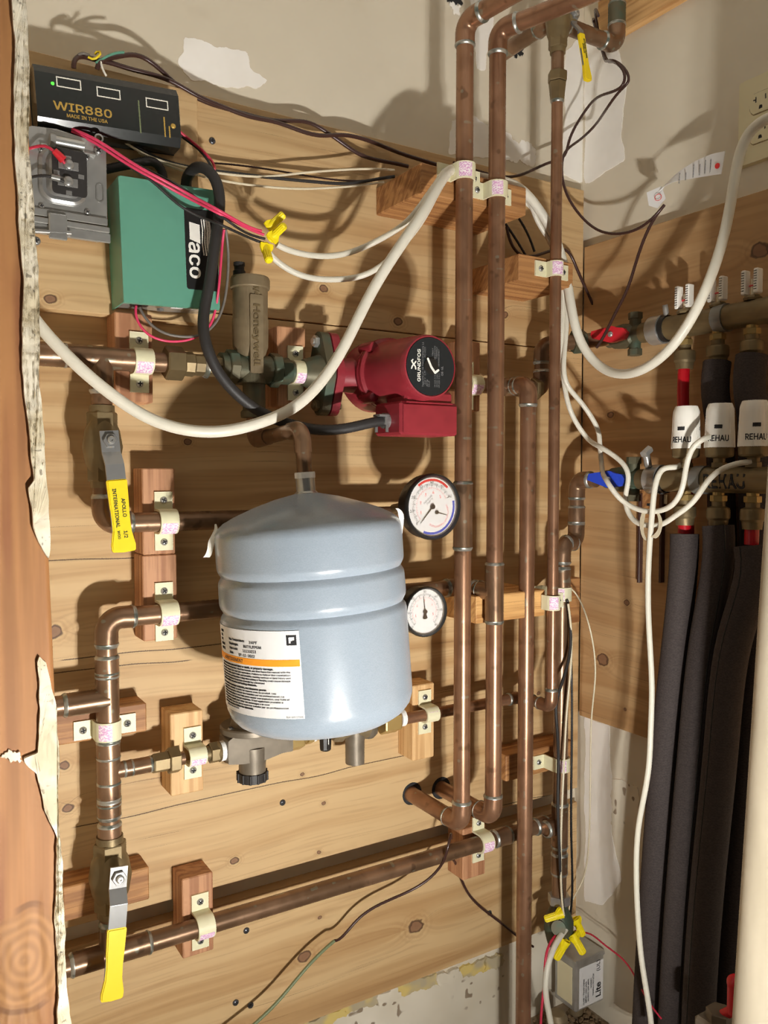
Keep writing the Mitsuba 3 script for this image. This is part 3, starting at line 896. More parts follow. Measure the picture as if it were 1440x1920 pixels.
# ================================================================ brass air separator
k = thing('air_separator', 'weathered brass air separator with cast lettering, right of the green relay box', 'air separator')
xa = W(470, 690, DP)[0]
za = lambda y: W(470, y, DP)[2]
A = lambda y: np.array([xa, -DP, za(y)])
body = lathe([(0, za(676)), (.013, za(676)), (.018, za(665)), (.0212, za(650)), (.0216, za(601)), (.0209, za(599)), (.0209, za(541)), (.0, za(541))], 36)
part(k, 'body', put(body, [xa, -DP, 0]), 'mat_bronze', None, 30)
part(k, 'cap', put(lathe([(0, za(543)), (.0226, za(543)), (.0236, za(541)), (.0236, za(526)), (.0222, za(521)), (.012, za(519)), (0, za(519))], 36), [xa, -DP, 0]), 'mat_bronze', None, 30)
part(k, 'vent', put(lathe([(0, za(521)), (.0075, za(521)), (.0075, za(510)), (.006, za(508)), (.006, za(500)), (.0068, za(500)), (.0068, za(494)), (0, za(494))], 20), [xa - .012, -DP + .004, 0]), 'mat_black_soft', 'dark vent nipple')
part(k, 'tee_body', [rod(PL(412), PL(520), .0165, 28), rod(A(720), A(668), .0185, 28, .015), put(hexprism(.021, .012, 8), PL(424), X), put(hexprism(.021, .012, 8), PL(505), X)], 'mat_green_bronze', 'green tarnished body', 25)
part(k, 'outlet', put(lathe([(0, za(783)), (.016, za(783)), (.016, za(772)), (.0135, za(768)), (.0135, za(715)), (0, za(715))], 24), [xa + .004, -DP, 0]), 'mat_green_bronze', None, 30)
nA = unit(np.array([-.39, -.93, 0]) * math.cos(math.radians(20)) + np.array([.93, -.39, 0]) * math.sin(math.radians(20)))
tA = np.cross(Z, nA)
pan = sg.box(-.006, za(700) - za(630), .006, za(562) - za(630)).buffer(.002)
part(k, 'name_panel', prism(pan, .003, np.array([xa, -DP, za(630)]) + nA * .0192, nA, tA), 'mat_bronze', None, 20)
part(k, 'lettering', text('Honeywell', .0078, np.array([xa, -DP, za(634)]) + nA * .0221, -Z, nA, .0014, True, width=.072), 'mat_brass_dull', 'cast raised name', False)
part(k, 'lettering', text('3/4', .006, np.array([xa, -DP, za(551)]) + nA * .0206, -Z, nA, .0014, True), 'mat_brass_dull', 'cast raised size', False)
# nipple from the separator to the pump
k = thing('pipe_nipple', 'short tarnished pipe between the brass air separator and the pump flange', 'pipe nipple')
part(k, 'pipe', rod(PL(512), PL(625), .0125, 26), 'mat_green_bronze')
sleeve(k, PL(590), X, .0115, .02, 'mat_green_bronze', 'collar', False)
hexnut(k, PL(533), X, .0165, .014, 'mat_green_bronze', 'collar')

# ================================================================ expansion tank
AT = unit(-Z + .066 * RGT)                               # the tank hangs a little askew
DTK = .195
apex = W(574, 924, DTK)
UT = -AT
k12 = thing('copper_pipe_run', 'short copper pipe bending down from the air separator to the grey tank', 'copper pipe')
eT = apex + UT * W(568, 800, DTK)[2] - UT * apex[2]
eT = apex + UT * ((W(564, 803, DTK)[2] - apex[2]) / UT[2])
ex = np.array([eT[0], -DP, eT[2] - .004])
run(k12, [[xa + .004, -DP, za(779)], [xa + .004, -DP, ex[2] - .006], ex + np.array([xa + .004 - ex[0], -.028, -.003]), eT, apex + UT * .018], RT * 1.05, 'mat_copper', rb=.0125, solder=False)

k = thing('expansion_tank', 'grey-blue steel expansion tank with two ribs and a white paper label', 'tank')
RTK = .1016
prof = [(0, .002), (.012, .0), (.012, -.0005), (.035, -.0055), (.060, -.0135), (.080, -.0215), (.0915, -.0275), (.0975, -.0325), (.1005, -.037), (RTK, -.043)]


def groove(g):
    return [(RTK, g + .010), (.1009, g + .006), (.0990, g + .0025), (.0975, g), (.0984, g - .002), (.1005, g - .005), (.1012, g - .009)]


prof += groove(-.084) + groove(-.122)
prof += [(RTK, -.217), (.1012, -.224), (.0985, -.2325), (.0925, -.240), (.083, -.246), (.06, -.253), (.03, -.2575), (0, -.259)]
tank = lathe(prof[::-1], 128)
XT = unit(np.cross(UT, np.cross(unit(CAM - (apex + AT * .15)), UT)))      # towards the viewer, across the axis
part(k, 'shell', put(tank, apex, UT, XT), 'mat_tank_grey', None, 28)
part(k, 'neck', put(lathe([(0, -.003), (.0125, -.003), (.0125, .0), (.0105, .002), (.0105, .02), (.009, .022), (0, .022)], 24), apex, UT), 'mat_zinc', 'threaded steel neck')
part(k, 'thread_tape', put(lathe([(.0102, .016), (.0112, .016), (.0112, .0225), (.0098, .0225)], 24), apex, UT), 'mat_ptfe', 'white thread tape')


LY = lambda y: .1315 + (y - .170) * 1.067


def on_tank(mesh, h, lift=0.0003):
    """mesh in the xy plane, x in metres round the tank (0 = towards the viewer), y up from h below the apex."""
    m = mesh.copy()
    v = np.asarray(m.vertices)
    a = v[:, 0] / RTK
    r = RTK + lift + v[:, 2]
    m.vertices = np.c_[r * np.cos(a), r * np.sin(a), v[:, 1] - h]
    return put(m, apex, UT, XT)


def grid_sheet(x0, x1, y0, y1, n=60, hh=.0002):
    xs = np.linspace(x0, x1, n)
    return sum_sheet([(x, y0) for x in xs] + [(x, y1) for x in xs[::-1]], hh)


def sum_sheet(pts, hh):
    n = len(pts) // 2
    V = np.array([(x, y, 0) for x, y in pts] + [(x, y, hh) for x, y in pts], float)
    N = len(pts)
    F = []
    for i in range(n - 1):
        a, b, c, d = i, i + 1, N - 2 - i, N - 1 - i
        F += [[a, c, b], [a, d, c], [a + N, b + N, c + N], [a + N, c + N, d + N]]
    for i in range(N):
        j = (i + 1) % N
        F += [[i, j, j + N], [i, j + N, i + N]]
    return trimesh.Trimesh(V, np.array(F), process=False)


# the label: its right edge is a little left of the middle
LX1, LX0, LY0, LY1 = -.0165, -.175, LY(.170), LY(.2515)
lab = part(k, 'paper_label', on_tank(grid_sheet(LX0, LX1, -LY1, -LY0), 0, .0002), 'mat_paper', 'white printed paper label', 40)
part(lab, 'orange_band', on_tank(grid_sheet(LX0, LX1 - .0012, -LY(.2028), -LY(.1965)), 0, .0005), 'mat_orange', 'orange warning band', 40)


def tx(s, h, x, y, bold=False, width=None, m='mat_ink'):
    t = meshkit.text_mesh(s, h, .0003, bold)
    if width:
        t.apply_scale([width / (t.bounds[1, 0] - t.bounds[0, 0]), 1, 1])
    return on_tank(moved(t, x - .004, -LY(y), 0), 0, .0005)


pr = []
for i, (a, b, xx) in enumerate((('Max Temperature:', '240°F', .0385), ('Diaphragm:', 'BUTYL/EPDM', .030), ('Date code:', '11110233', .0285), ('Date:', '07-11-2022', .0215))):
    pr.append(tx(a, .0024, -.1035, .1815 + i * .0043))
    pr.append(tx(b, .0027, -.1035 + xx - .004, .1825 + i * .0043))
for i, s in enumerate(('TANK', 'kPa', 'PSI', 'RATED', 'MODEL')):
    pr.append(tx(s, .0026, -.128, .176 + i * .0042))
part(lab, 'print', cat(pr), 'mat_ink', None, False)
part(lab, 'print', tx('AVERTISSEMENT', .0033, -.118, .2012, True), 'mat_ink', 'heading on the orange band', False)
lines = (('can cause serious personal injury or death, or property damage.', 1), ('This is a pressurized product. Read the manual, and then leave the manual with the', 0), ('owner for proper care and safe operation. Failure to follow the installation', 0),
         ('instructions could result in leaks and possibly causing serious or fatal injury and', 0), ('damage. Do not exceed the product rating when adding or flooding could cause damage.', 0), ('This product should be inspected annually by a licensed', 0), ('professional for corrosion and leaking elements.', 1),
         ('Pour eviter les dommages materiels, des blessures graves', 1), ('ou mortelles, installer et suivre le manuel avec le produit. Les', 0), ('produits sous pression doivent etre installes par un professionnel. La', 0), ('mauvaise installation ou une fuite peut causer une explosion, une fuite et', 0),
         ('des blessures et des dommages materiels. Il faut egalement proceder a', 0), ('une inspection annuelle pour eviter des dommages a la cuve', 0), ('et faire verifier tous les ans le reservoir installe par un professionnel', 0), ('en cas de corrosion et fuites des elements.', 1))
pr = [tx(s, .00165 + .0002 * b, -.128, .2062 + i * .0027 + (.0010 if i > 6 else 0), bool(b), width=.104 * min(1.0, len(s) / 76)) for i, (s, b) in enumerate(lines)]
part(lab, 'print', cat(pr), 'mat_ink', 'block of fine print', False)
part(lab, 'print', cat([tx('B14-865 (10/20)', .0015, -.031, .2505), tx('Company, Printed in the USA', .0016, -.122, .2475)]), 'mat_ink_grey', None, False)
lg = sg.box(-.005, -.005, .005, .005).difference(sg.Polygon([(-.0028, .0030), (.0030, .0030), (.0030, -.0004), (.0012, -.0004), (.0012, -.0010), (-.0006, -.0010), (-.0006, -.0032), (-.0028, -.0032)]))
part(lab, 'logo', on_tank(moved(prism(lg, .0003), -.0245, -LY(.1785), 0), 0, .0005), 'mat_ink', 'black square logo', False)


def ribbon(path, wdir, w, th=.0006):
    p = smoothpath(path, .002)
    wdir = np.asarray(wdir, float)
    wd = np.broadcast_to(wdir, (len(p), 3)) if wdir.ndim == 1 else np.array([np.interp(np.linspace(0, 1, len(p)), np.linspace(0, 1, len(wdir)), wdir[:, i]) for i in range(3)]).T
    ww = np.broadcast_to(np.interp(np.linspace(0, 1, len(p)), np.linspace(0, 1, len(np.atleast_1d(w))), np.atleast_1d(w)), (len(p),))
    t = np.gradient(p, axis=0)
    n = np.cross(t, wd)
    n /= np.linalg.norm(n, axis=1, keepdims=True) + 1e-12
    V = []
    for i in range(len(p)):
        for a, b in ((-.5, -.5), (.5, -.5), (.5, .5), (-.5, .5)):
            V.append(p[i] + wd[i] * a * ww[i] + n[i] * b * th)
    F = []
    for i in range(len(p) - 1):
        for j in range(4):
            a, b, c, d = i * 4 + j, i * 4 + (j + 1) % 4, (i + 1) * 4 + (j + 1) % 4, (i + 1) * 4 + j
            F += [[a, b, c], [a, c, d]]
    e = (len(p) - 1) * 4
    F += [[0, 2, 1], [0, 3, 2], [e, e + 1, e + 2], [e, e + 2, e + 3]]
    m = trimesh.Trimesh(np.array(V), np.array(F), process=False)
    return fix(m)


part(k, 'film_scrap', ribbon([W(404, 983, .165), W(403, 1000, .165), W(397, 1015, .168), W(394, 1030, .168), W(387, 1045, .165)], RGT, [.002, .005, .007, .006, .007]), 'mat_white', 'curled scrap of white film', 40)
part(k, 'film_scrap', ribbon([W(744, 953, .252), W(751, 962, .253), W(753, 985, .253), W(754, 1000, .252)], RGT, [.003, .006, .004, .001]), 'mat_white', 'strip of white film', 40)

# ================================================================ gauges
def gauge(label, C, Rg, sub, zpipe, pipe_m='mat_brass_dull'):
    k = thing('pressure_gauge', label, 'gauge')
    put_ = lambda m, dz=0: put(moved(m, 0, 0, dz), C, OUT, X)
    part(k, 'case', put_(lathe([(0, -.018), (Rg * .90, -.018), (Rg * .96, -.012), (Rg * .98, 0), (Rg, .002), (Rg, .005), (Rg * .97, .0078), (Rg * .93, .0080), (Rg * .895, .004), (Rg * .885, .0012), (0, .0012)], 64)), 'mat_black', 'black case and bezel', 30)
    part(k, 'bezel_lip', put_(ring(Rg * .875, Rg * .892, .0022, 64, .0014)), 'mat_dark_zinc', None, 30)
    dial = part(k, 'dial', put_(lathe([(0, .0012), (Rg * .88, .0012), (Rg * .88, .0019), (0, .0019)], 64)), 'mat_paper', 'white dial', 20)
    arc = lambda r0, r1, a0, a1, n=40: sg.Polygon([(r1 * math.cos(a), r1 * math.sin(a)) for a in np.radians(np.linspace(a0, a1, n))] + [(r0 * math.cos(a), r0 * math.sin(a)) for a in np.radians(np.linspace(a1, a0, n))])
    tick = lambda a, r0, r1, w, c=(0, 0): sg.LineString([(c[0] + r0 * math.cos(a), c[1] + r0 * math.sin(a)), (c[0] + r1 * math.cos(a), c[1] + r1 * math.sin(a))]).buffer(w, cap_style=2)
    pl = lambda g, h=.0002, dz=.0019: put_(prism(g, h), dz)
    if sub:
        part(dial, 'red_arc', pl(arc(Rg * .77, Rg * .84, 45, 128)), 'mat_ink_red', None, False)
        part(dial, 'blue_arc', pl(arc(Rg * .77, Rg * .84, -112, 12)), 'mat_ink_blue', None, False)
        A0, A1, N = 222, 25, 60
    else:
        A0, A1, N = 225, -45, 60
    tk = [tick(math.radians(A0 + (A1 - A0) * i / N), Rg * (.64 if i % 5 else .60), Rg * .71, .00016 if i % 5 else .00028) for i in range(N + 1)]
    part(dial, 'scale', pl(so.unary_union(tk)), 'mat_ink', 'black graduations', False)
    rk = [tick(math.radians(A0 + (A1 - A0) * (i + .5) / 36), Rg * .54, Rg * .585, .0002) for i in range(36)]
    part(dial, 'scale', pl(so.unary_union(rk)), 'mat_ink_red', 'red graduations', False)
    nums = [put_(moved(text(str(v), Rg * .085, [0, 0, 0], X, Z, .0002, False), Rg * .79 * math.cos(math.radians(A0 + (A1 - A0) * i / 6)), Rg * .79 * math.sin(math.radians(A0 + (A1 - A0) * i / 6)), .0019) if not sub else
                 moved(text(str(v), Rg * .08, [0, 0, 0], X, Z, .0002, False), Rg * .735 * math.cos(math.radians(A0 + (A1 - A0) * i / 6)), Rg * .735 * math.sin(math.radians(A0 + (A1 - A0) * i / 6)), .0019)) for i, v in enumerate((0, 10, 20, 30, 40, 50, 60))]
    part(dial, 'numerals', cat(nums), 'mat_ink', None, False)
    rn = [put_(moved(text(str(v), Rg * .085, [0, 0, 0], X, Z, .0002, False), Rg * .43 * math.cos(math.radians(A0 + (A1 - A0) * (i + .5) / 5)), Rg * .43 * math.sin(math.radians(A0 + (A1 - A0) * (i + .5) / 5)), .0019)) for i, v in enumerate((1, 2, 3, 4, 5))]
    part(dial, 'numerals', cat(rn), 'mat_ink_red', None, False)

    def needle(a, L, tail, c, w, dz, hub):
        u = np.array([math.cos(a), math.sin(a)])
        v = np.array([-u[1], u[0]])
        c = np.array(c)
        g = sg.Polygon([c - u * tail - v * w, c + u * L - v * w * .25, c + u * L + v * w * .25, c - u * tail + v * w])
        part(k, 'needle', [put_(prism(g, .0005), dz), put_(moved(lathe([(0, 0), (hub, 0), (hub * .9, .0022), (0, .0024)], 20), c[0], c[1], dz - .0004))], 'mat_black', None, 20)
    if sub:
        needle(math.radians(228), Rg * .66, Rg * .04, (0, 0), .0009, .0032, .0033)
        needle(math.radians(-14), Rg * .40, Rg * .03, (Rg * .16, -Rg * .17), .0007, .0026, .0024)
        t2 = [tick(math.radians(a), Rg * .40, Rg * .46, .00018, (Rg * .16, -Rg * .17)) for a in np.linspace(-125, 30, 32)]
        part(dial, 'scale', pl(so.unary_union(t2)), 'mat_ink_red', 'small red graduations', False)
        part(dial, 'print', cat([put_(put(text(s, Rg * .055, [0, 0, 0], X, Z, .0002), [-Rg * .12 + o, Rg * .2 - o, .0019], Z, [math.cos(.72), math.sin(.72), 0])) for s, o in (('PRESSURE', -.001), ('TEMP °F', .0016))]), 'mat_ink_grey', None, False)
    else:
        needle(math.radians(97), Rg * .62, Rg * .30, (0, 0), .0007, .0032, .0028)
        b = sg.Polygon([(-.0004, 0), (.0004, 0), (.0034, -Rg * .24), (.0024, -Rg * .29), (-.0024, -Rg * .29), (-.0034, -Rg * .24)])
        part(k, 'needle_tail', pl(b, .0006, .0032), 'mat_black', None, False)
    part(k, 'glass', put_(lathe([(0, .0055), (Rg * .89, .0055), (Rg * .89, .0058), (0, .0058)], 48)), 'mat_clear', 'clear cover glass', 20)
    st = np.array([C[0], -DP, zpipe])
    q = C - OUT * .018
    part(k, 'stem', [rod(q, [C[0], q[1] + .012, C[2]], .0095, 6), rod(q, [C[0], q[1] + .02, C[2]], .007, 18), rod([C[0], q[1] + .018, C[2]], [C[0], -DP - .004, (zpipe + C[2]) / 2], .0075, 18)], 'mat_brass_dull', 'brass stem', 20)
    return k


gauge('large black-rimmed pressure and temperature gauge with red and blue arcs', W(808, 950, .160), .0415, True, zB)
gauge('small black-rimmed round gauge peeking out behind the tank', W(794, 1146, .158), .0318, False, zC)

# ================================================================ circulator pump
k = thing('circulator_pump', 'maroon circulator pump with a round black nameplate', 'pump')
mc = W(807, 686, .193)
zp = z_pump
mx, mz = mc[0], zp + (mc[2] - zp) * .5
MC = np.array([mx, 0, mz])
at = lambda d: MC + OUT * d
mot = lathe([(0, .098), (.0445, .098), (.0460, .1), (.0460, .106), (.0425, .109), (.0415, .112), (.0405, .150), (.0388, .185), (.0380, .1905), (.0366, .193), (.0350, .1935), (.0345, .1925), (0, .1925)], 72)
part(k, 'motor_housing', put(mot, MC, OUT, X), 'mat_pump_red', None, 30)
vol = lathe([(0, .036), (.030, .036), (.040, .044), (.0455, .056), (.0455, .080), (.042, .090), (.0445, .094), (.0465, .096), (.0465, .1), (0, .1)], 56)
lugs = [put(moved(lathe([(0, .088), (.0075, .088), (.0075, .112), (.006, .115), (0, .115)], 16), .044 * math.cos(a), .044 * math.sin(a), 0), MC, OUT, X) for a in np.radians((45, 135, 225, 315))]
part(k, 'volute', [put(vol, MC, OUT, X), rod([mx - .062, -DP, zp], [mx - .02, -DP, zp], .019, 28, .027), rod([mx + .062, -DP, zp], [mx + .02, -DP, zp], .019, 28, .027)] + lugs, 'mat_pump_red', None, 30)
ov = lambda s: so.unary_union([sg.Point(0, 0).buffer(.027 * s), sg.Point(0, .040).buffer(.0125 * s), sg.Point(0, -.040).buffer(.0125 * s)]).convex_hull
for s in (-1, 1):
    part(k, 'flange', prism(ov(1), .011, [mx + (s * .062 if s > 0 else -.073), -DP, zp], X, Y), 'mat_pump_red', None, 25)
# isolation flanges either side
for s, lb in ((-1, 'green tarnished pipe flange on the left of the pump'), (1, 'tarnished pipe flange right of the pump, behind the tall pipe')):
    f = thing('pipe_flange', lb, 'pipe flange')
    x0 = mx + (s * .075)
    part(f, 'plate', [prism(ov(1.0), .012, [x0 + (0 if s > 0 else -.012), -DP, zp], X, Y)], 'mat_green_bronze', None, 25)
    part(f, 'hub', rod([x0 + s * .010, -DP, zp], [x0 + s * .034, -DP, zp], .024, 28, .016), 'mat_green_bronze')
    for q in (-1, 1):
        b = part(f, 'bolt', [put(hexprism(.0075, .006), [x0 + (-.018 if s < 0 else .012), -DP, zp + q * .040], X), rod([x0 - .02, -DP, zp + q * .04], [x0 + .02, -DP, zp + q * .04], .004)], 'mat_brass_dull' if q < 0 else 'mat_zinc', None, 20)
tb0, tb1 = W(751, 785, .176), W(859, 785, .176)
tz1, tz0 = W(805, 754, .176)[2], W(805, 816, .176)[2]
xm = (tb0[0] + tb1[0]) / 2
box = part(k, 'terminal_box', [cbox([xm, -.146, (tz0 + tz1) / 2], tb1[0] - tb0[0], .060, tz1 - tz0, .003), cbox([xm + .002, -.150, tz1 + .004], (tb1[0] - tb0[0]) * .82, .045, .02, .003), cbox([xm, -.1745, tz1 - .001], (tb1[0] - tb0[0]) * .8, .004, .0022, .0005)], 'mat_pump_red', None, 25)
part(box, 'lid', cbox([xm, -.1768, (tz0 + tz1) / 2 - .001], (tb1[0] - tb0[0]) * .93, .002, (tz1 - tz0) * .88, .0008), 'mat_pump_red', None, 25)
cy = W(722, 789, .146)
cg = part(k, 'cable_clamp', [cbox([tb0[0] - .004, -.146, cy[2]], .008, .018, .010, .001), rod([tb0[0], -.146, cy[2]], [tb0[0] - .006, -.146, cy[2]], .0095, 20), rod([tb0[0] - .005, -.1535, cy[2] - .014], [tb0[0] - .005, -.1535, cy[2] + .007], .002, 10), rod([tb0[0] - .012, -.140, cy[2] - .014], [tb0[0] - .012, -.140, cy[2] + .007], .002, 10), cbox([tb0[0] - .009, -.147, cy[2] + .006], .014, .016, .003, .0006)], 'mat_steel', 'zinc cable clamp with two screws', 25)
npl = part(k, 'nameplate', put(lathe([(0, .1922), (.0342, .1922), (.0342, .1938), (0, .1938)], 64), MC, OUT, X), 'mat_pump_plate', 'black round nameplate', 20)
NF = at(.1938)
U = Z                                                     # the print reads upwards
V = np.cross(OUT, U)                                      # = up of the letters
pt = lambda s, h, a, b, bold=False, width=None: text(s, h, NF + U * a + V * b, U, OUT, .0003, bold, True, width)
sgn = 1 if V @ X < 0 else -1
part(npl, 'lettering', pt('GRUNDFOS', .0042, .0005, sgn * .0170, True, .038), 'mat_white', 'white maker name', False)
part(npl, 'lettering', cat([pt('Type UPS 15-58 FC', .0021, -.0105, sgn * .0115), pt('115 V   1 PH', .0021, -.013, sgn * .0085), pt('60 Hz', .0021, -.0195, sgn * .0055), pt('10 uF', .0021, -.0205, sgn * .0028), pt('P/N 59896341 11', .0021, .0155, sgn * .0115),
                            pt('PC 0315', .0021, .0165, sgn * .0085), pt('Class F', .0019, .0175, -sgn * .0025), pt('IMPEDANCE PROTECTED', .0017, .0165, -sgn * .006, False, .017), pt('THERMALLY', .0017, .017, -sgn * .0085), pt('FOR INDOOR USE ONLY', .0017, .011, -sgn * .0115, False, .02), pt('HP 1/25  0.75 A', .0016, -.0155, -sgn * .006), pt('HP 1/25  0.66 A', .0016, -.0155, -sgn * .009), pt('HP 1/25  0.55 A', .0016, -.0155, -sgn * .012), pt('CB  UL', .0026, -.004, -sgn * .0165, True)]), 'mat_ink_grey', 'small grey print', False)
plug = part(npl, 'centre_plug', put(lathe([(0, .1936), (.0098, .1936), (.0102, .195), (.0094, .1962), (0, .1965)], 36), MC, OUT, X), 'mat_black', 'black centre plug', 30)
chk = sg.LineString([(.0085, .0062), (-.0005, .0015), (-.0072, -.0042), (-.0040, -.0088)]).buffer(.0014, join_style=1)
part(npl, 'tick_mark', put(moved(prism(chk, .0004), 0, 0, .0027), NF, OUT, U), 'mat_white', 'white tick over the plug', False)
lo = so.unary_union([sg.LineString([(-.0045, -.0028), (-.0015, -.0022), (.0010, .0005), (.0045, .0028)]).buffer(.0009), sg.LineString([(-.0042, .0030), (-.0015, .0020), (.0012, -.0006), (.0040, -.0030)]).buffer(.0009), sg.LineString([(.0045, .0028), (.0060, .0012)]).buffer(.0008)])
part(npl, 'logo', put(prism(lo, .0003), NF + U * .0005 + V * sgn * .0245, OUT, U), 'mat_white', 'white crossed emblem', False)

# ================================================================ pressure regulator and backflow preventer under the tank
k = thing('pressure_regulator', 'bronze pressure regulator with a black cap under the tank', 'pressure regulator')
RG = lambda px: np.array([W(px, 1425 - .19 * (px - 400), DP)[0], -DP, zR])
zr = lambda px, y: W(px, y, DP)[2]
part(k, 'inlet_nipple', [rod(RG(378), RG(432), RT * 1.1, 22), put(hexprism(.0125, .011), RG(392), X), put(lathe([(0, 0), (.0105, 0), (.0125, .004), (.0105, .008), (0, .008)], 20), RG(404), X)], 'mat_brass_dull', 'tarnished inlet nipple', 25)
part(k, 'thread_tape', rod(RG(412), RG(421), .0118, 24), 'mat_ptfe', 'white thread tape')
prx = RG(473)[0]
bodyp = sg.Polygon([(RG(420)[0] - prx, -.013), (-.017, -.016), (.012, -.016), (RG(520)[0] - prx, -.0115), (RG(540)[0] - prx, -.0115), (RG(540)[0] - prx, .0125), (.03, .016), (.02, .022), (-.024, .022), (RG(420)[0] - prx, .015)]).buffer(-.0015).buffer(.0015)
part(k, 'body', [moved(prism(bodyp, .030, [prx, -DP + .015, zR], -Y, X)), put(lathe([(0, -.034), (.0165, -.034), (.0165, -.022), (.018, -.014), (.018, 0), (0, 0)], 28), [prx, -DP, zR]), rod(RG(505), RG(541), .0125, 24)], 'mat_cast_grey', None, 25)
part(k, 'flange', put(lathe([(0, .0195), (.0345, .0195), (.036, .0205), (.036, .0265), (.0345, .028), (0, .028)], 48), [prx - .003, -DP, zR]), 'mat_cast_grey', 'round bolted flange', 25)
part(k, 'spring_bell', put(lathe([(0, .028), (.024, .028), (.021, .040), (.014, .052), (.008, .06), (0, .06)], 36), [prx - .003, -DP, zR]), 'mat_cast_grey', None, 30)
for a in np.radians((-160, -105, -60, -15, 90)):
    screw(k, np.array([prx - .003 + .030 * math.cos(a), -DP + .030 * math.sin(a), zR + .028]), Z, .0042, 'mat_steel')
cap = so.unary_union([sg.Point(0, 0).buffer(.0180)] + [sg.Point(.0182 * math.cos(a), .0182 * math.sin(a)).buffer(.0014) for a in np.linspace(0, 2 * math.pi, 13)[:-1]])
part(k, 'strainer_cap', prism(cap, .011, [prx, -DP, zR - .043]), 'mat_black_soft', 'black ribbed plastic cap', 25)
hexnut(k, RG(549), X, .0165, .022, 'mat_brass', 'union_nut')
k = thing('backflow_preventer', 'small bronze backflow preventer with a down-pointing vent, under the tank', 'backflow preventer')
part(k, 'nipple', [rod(RG(560), RG(640), .009, 22), put(hexprism(.012, .008), RG(573), X)], 'mat_brass', 'brass nipple', 25)
part(k, 'thread_tape', rod(RG(578), RG(590), .0096, 24), 'mat_ptfe', 'white thread tape')
kb = RG(606)
part(k, 'knob', [put(lathe([(0, -.022), (.006, -.022), (.0075, -.020), (.0082, -.004), (0, -.004)], 8), kb + OUT * .006), cbox(kb + OUT * .006 - Z * .012, .003, .018, .016, .001)], 'mat_black', 'black knob with a white mark', 25)
part(k, 'knob_mark', cbox(kb + OUT * .0146 - Z * .008, .0012, .0012, .009, .0003), 'mat_white')
part(k, 'body', [put(lathe([(0, 0), (.0125, 0), (.0155, .004), (.0165, .012), (.013, .016), (.013, .028), (.0175, .034), (.0175, .05), (.0135, .054), (.0135, .06), (0, .06)], 28), RG(622), X)], 'mat_bronze', None, 25)
vx = RG(664)
part(k, 'vent_tube', put(lathe([(.0095, -.048), (.0125, -.048), (.0128, -.02), (.0135, -.012), (.0135, 0), (0, 0), (0, -.01), (.0095, -.012), (.0095, -.048)], 28), vx + OUT * .002), 'mat_cast_grey', 'open vent tube', 25)
part(k, 'lower_chamber', put(lathe([(0, -.018), (.008, -.018), (.013, -.012), (.0145, 0), (0, 0)], 24), RG(690)), 'mat_cast_grey')
hexnut(k, RG(728), X, .0185, .026, 'mat_brass', 'union_nut')
part(k, 'tape_ring', rod(RG(748), RG(756), .0118, 24), 'mat_ptfe', 'white thread tape')


# ================================================================ green relay box
k = thing('relay_box', 'green metal relay box with a black and white label', 'relay box')
fr = [W(*p, .092) for p in ((224, 329), (404, 357), (413, 581), (230, 566))]      # corners of the front
gx = unit(fr[1] - fr[0] + fr[2] - fr[3])
gw, gh = (np.linalg.norm(fr[1] - fr[0]) + np.linalg.norm(fr[2] - fr[3])) / 2, (np.linalg.norm(fr[3] - fr[0]) + np.linalg.norm(fr[2] - fr[1])) / 2
gc = sum(fr) / 4
gx = unit([gx[0], 0, gx[2]])
gy = np.cross(OUT, gx)
G = lambda a, b, d=0.0: gc + gx * (a - .5) * gw + gy * (b - .5) * gh + OUT * d       # across, up, out of the front
part(k, 'cover', [put(prism(sg.box(-gw / 2, -gh / 2, gw / 2, gh / 2).buffer(-.003).buffer(.003), .003), gc - OUT * .003, OUT, gx),
                  cbox(G(.008, .5, -.027), .002, gh, .052, .0006, OUT, gx), cbox(G(.992, .5, -.027), .002, gh, .052, .0006, OUT, gx), cbox(G(.5, .992, -.027), gw, .002, .052, .0006, OUT, gx)], 'mat_taco_green', None, 25)
part(k, 'lower_lip', cbox(G(.5, .010, -.004), gw * .995, .0028, .008, .0008, OUT, gx), 'mat_taco_green')
part(k, 'base', [cbox(G(.5, .5, -.049), gw * .96, gh * .96, .004, .0005, OUT, gx), cbox(G(.5, .024, -.030), gw * .965, .0015, .040, .0004, OUT, gx)], 'mat_zinc', 'bare metal bottom', 25)
part(k, 'grommet', put(lathe([(.003, 0), (.010, 0), (.010, .002), (.003, .002)], 28), G(.2, .024, -.020) - gy * .002, gy), 'mat_black')
part(k, 'nut', put(hexprism(.004, .003), G(.42, .024, -.02) - gy * .003, -gy), 'mat_steel', None, 20)
part(k, 'sticker', cbox(G(.66, .018, -.018), .026, .0004, .016, .0001, OUT, gx), 'mat_paper', 'white sticker underneath')
lg = part(k, 'label', prism(sg.box(-.5 * gw * .345, -gh * .335, .5 * gw * .345, gh * .335).buffer(-.003).buffer(.003), .0004, G(.822, .487, 0), OUT, gx), 'mat_black', 'black label', 20)
LU, LV = -gy, gx                                       # the name reads downwards
LO = G(.822, .487, .0004)
lp = lambda poly: put(prism(poly, .0003), LO, OUT, LU)
gl = gh * .67
part(lg, 'lettering', put(text('aco', .0158, [0, 0, 0], X, Z, .0003, True, True, .040), LO + LU * .0125 - LV * .0065, OUT, LU), 'mat_white', 'white maker name', False)
flag = [sg.Polygon([(-.0295, -.0135), (-.0275, -.0015), (-.0065, -.0012), (-.0105, -.0135)])]
for i in range(4):
    s = sg.LineString([(-.034, .0005 + i * .0029), (-.022, .0018 + i * .0029), (-.008, .0010 + i * .0029), (.006, .0026 + i * .0029)]).buffer(.0006 + .00022 * i, cap_style=2)
    flag.append(s)
part(lg, 'logo_flag', cat([lp(g) for g in flag]), 'mat_white', 'white flag with wavy stripes', False)
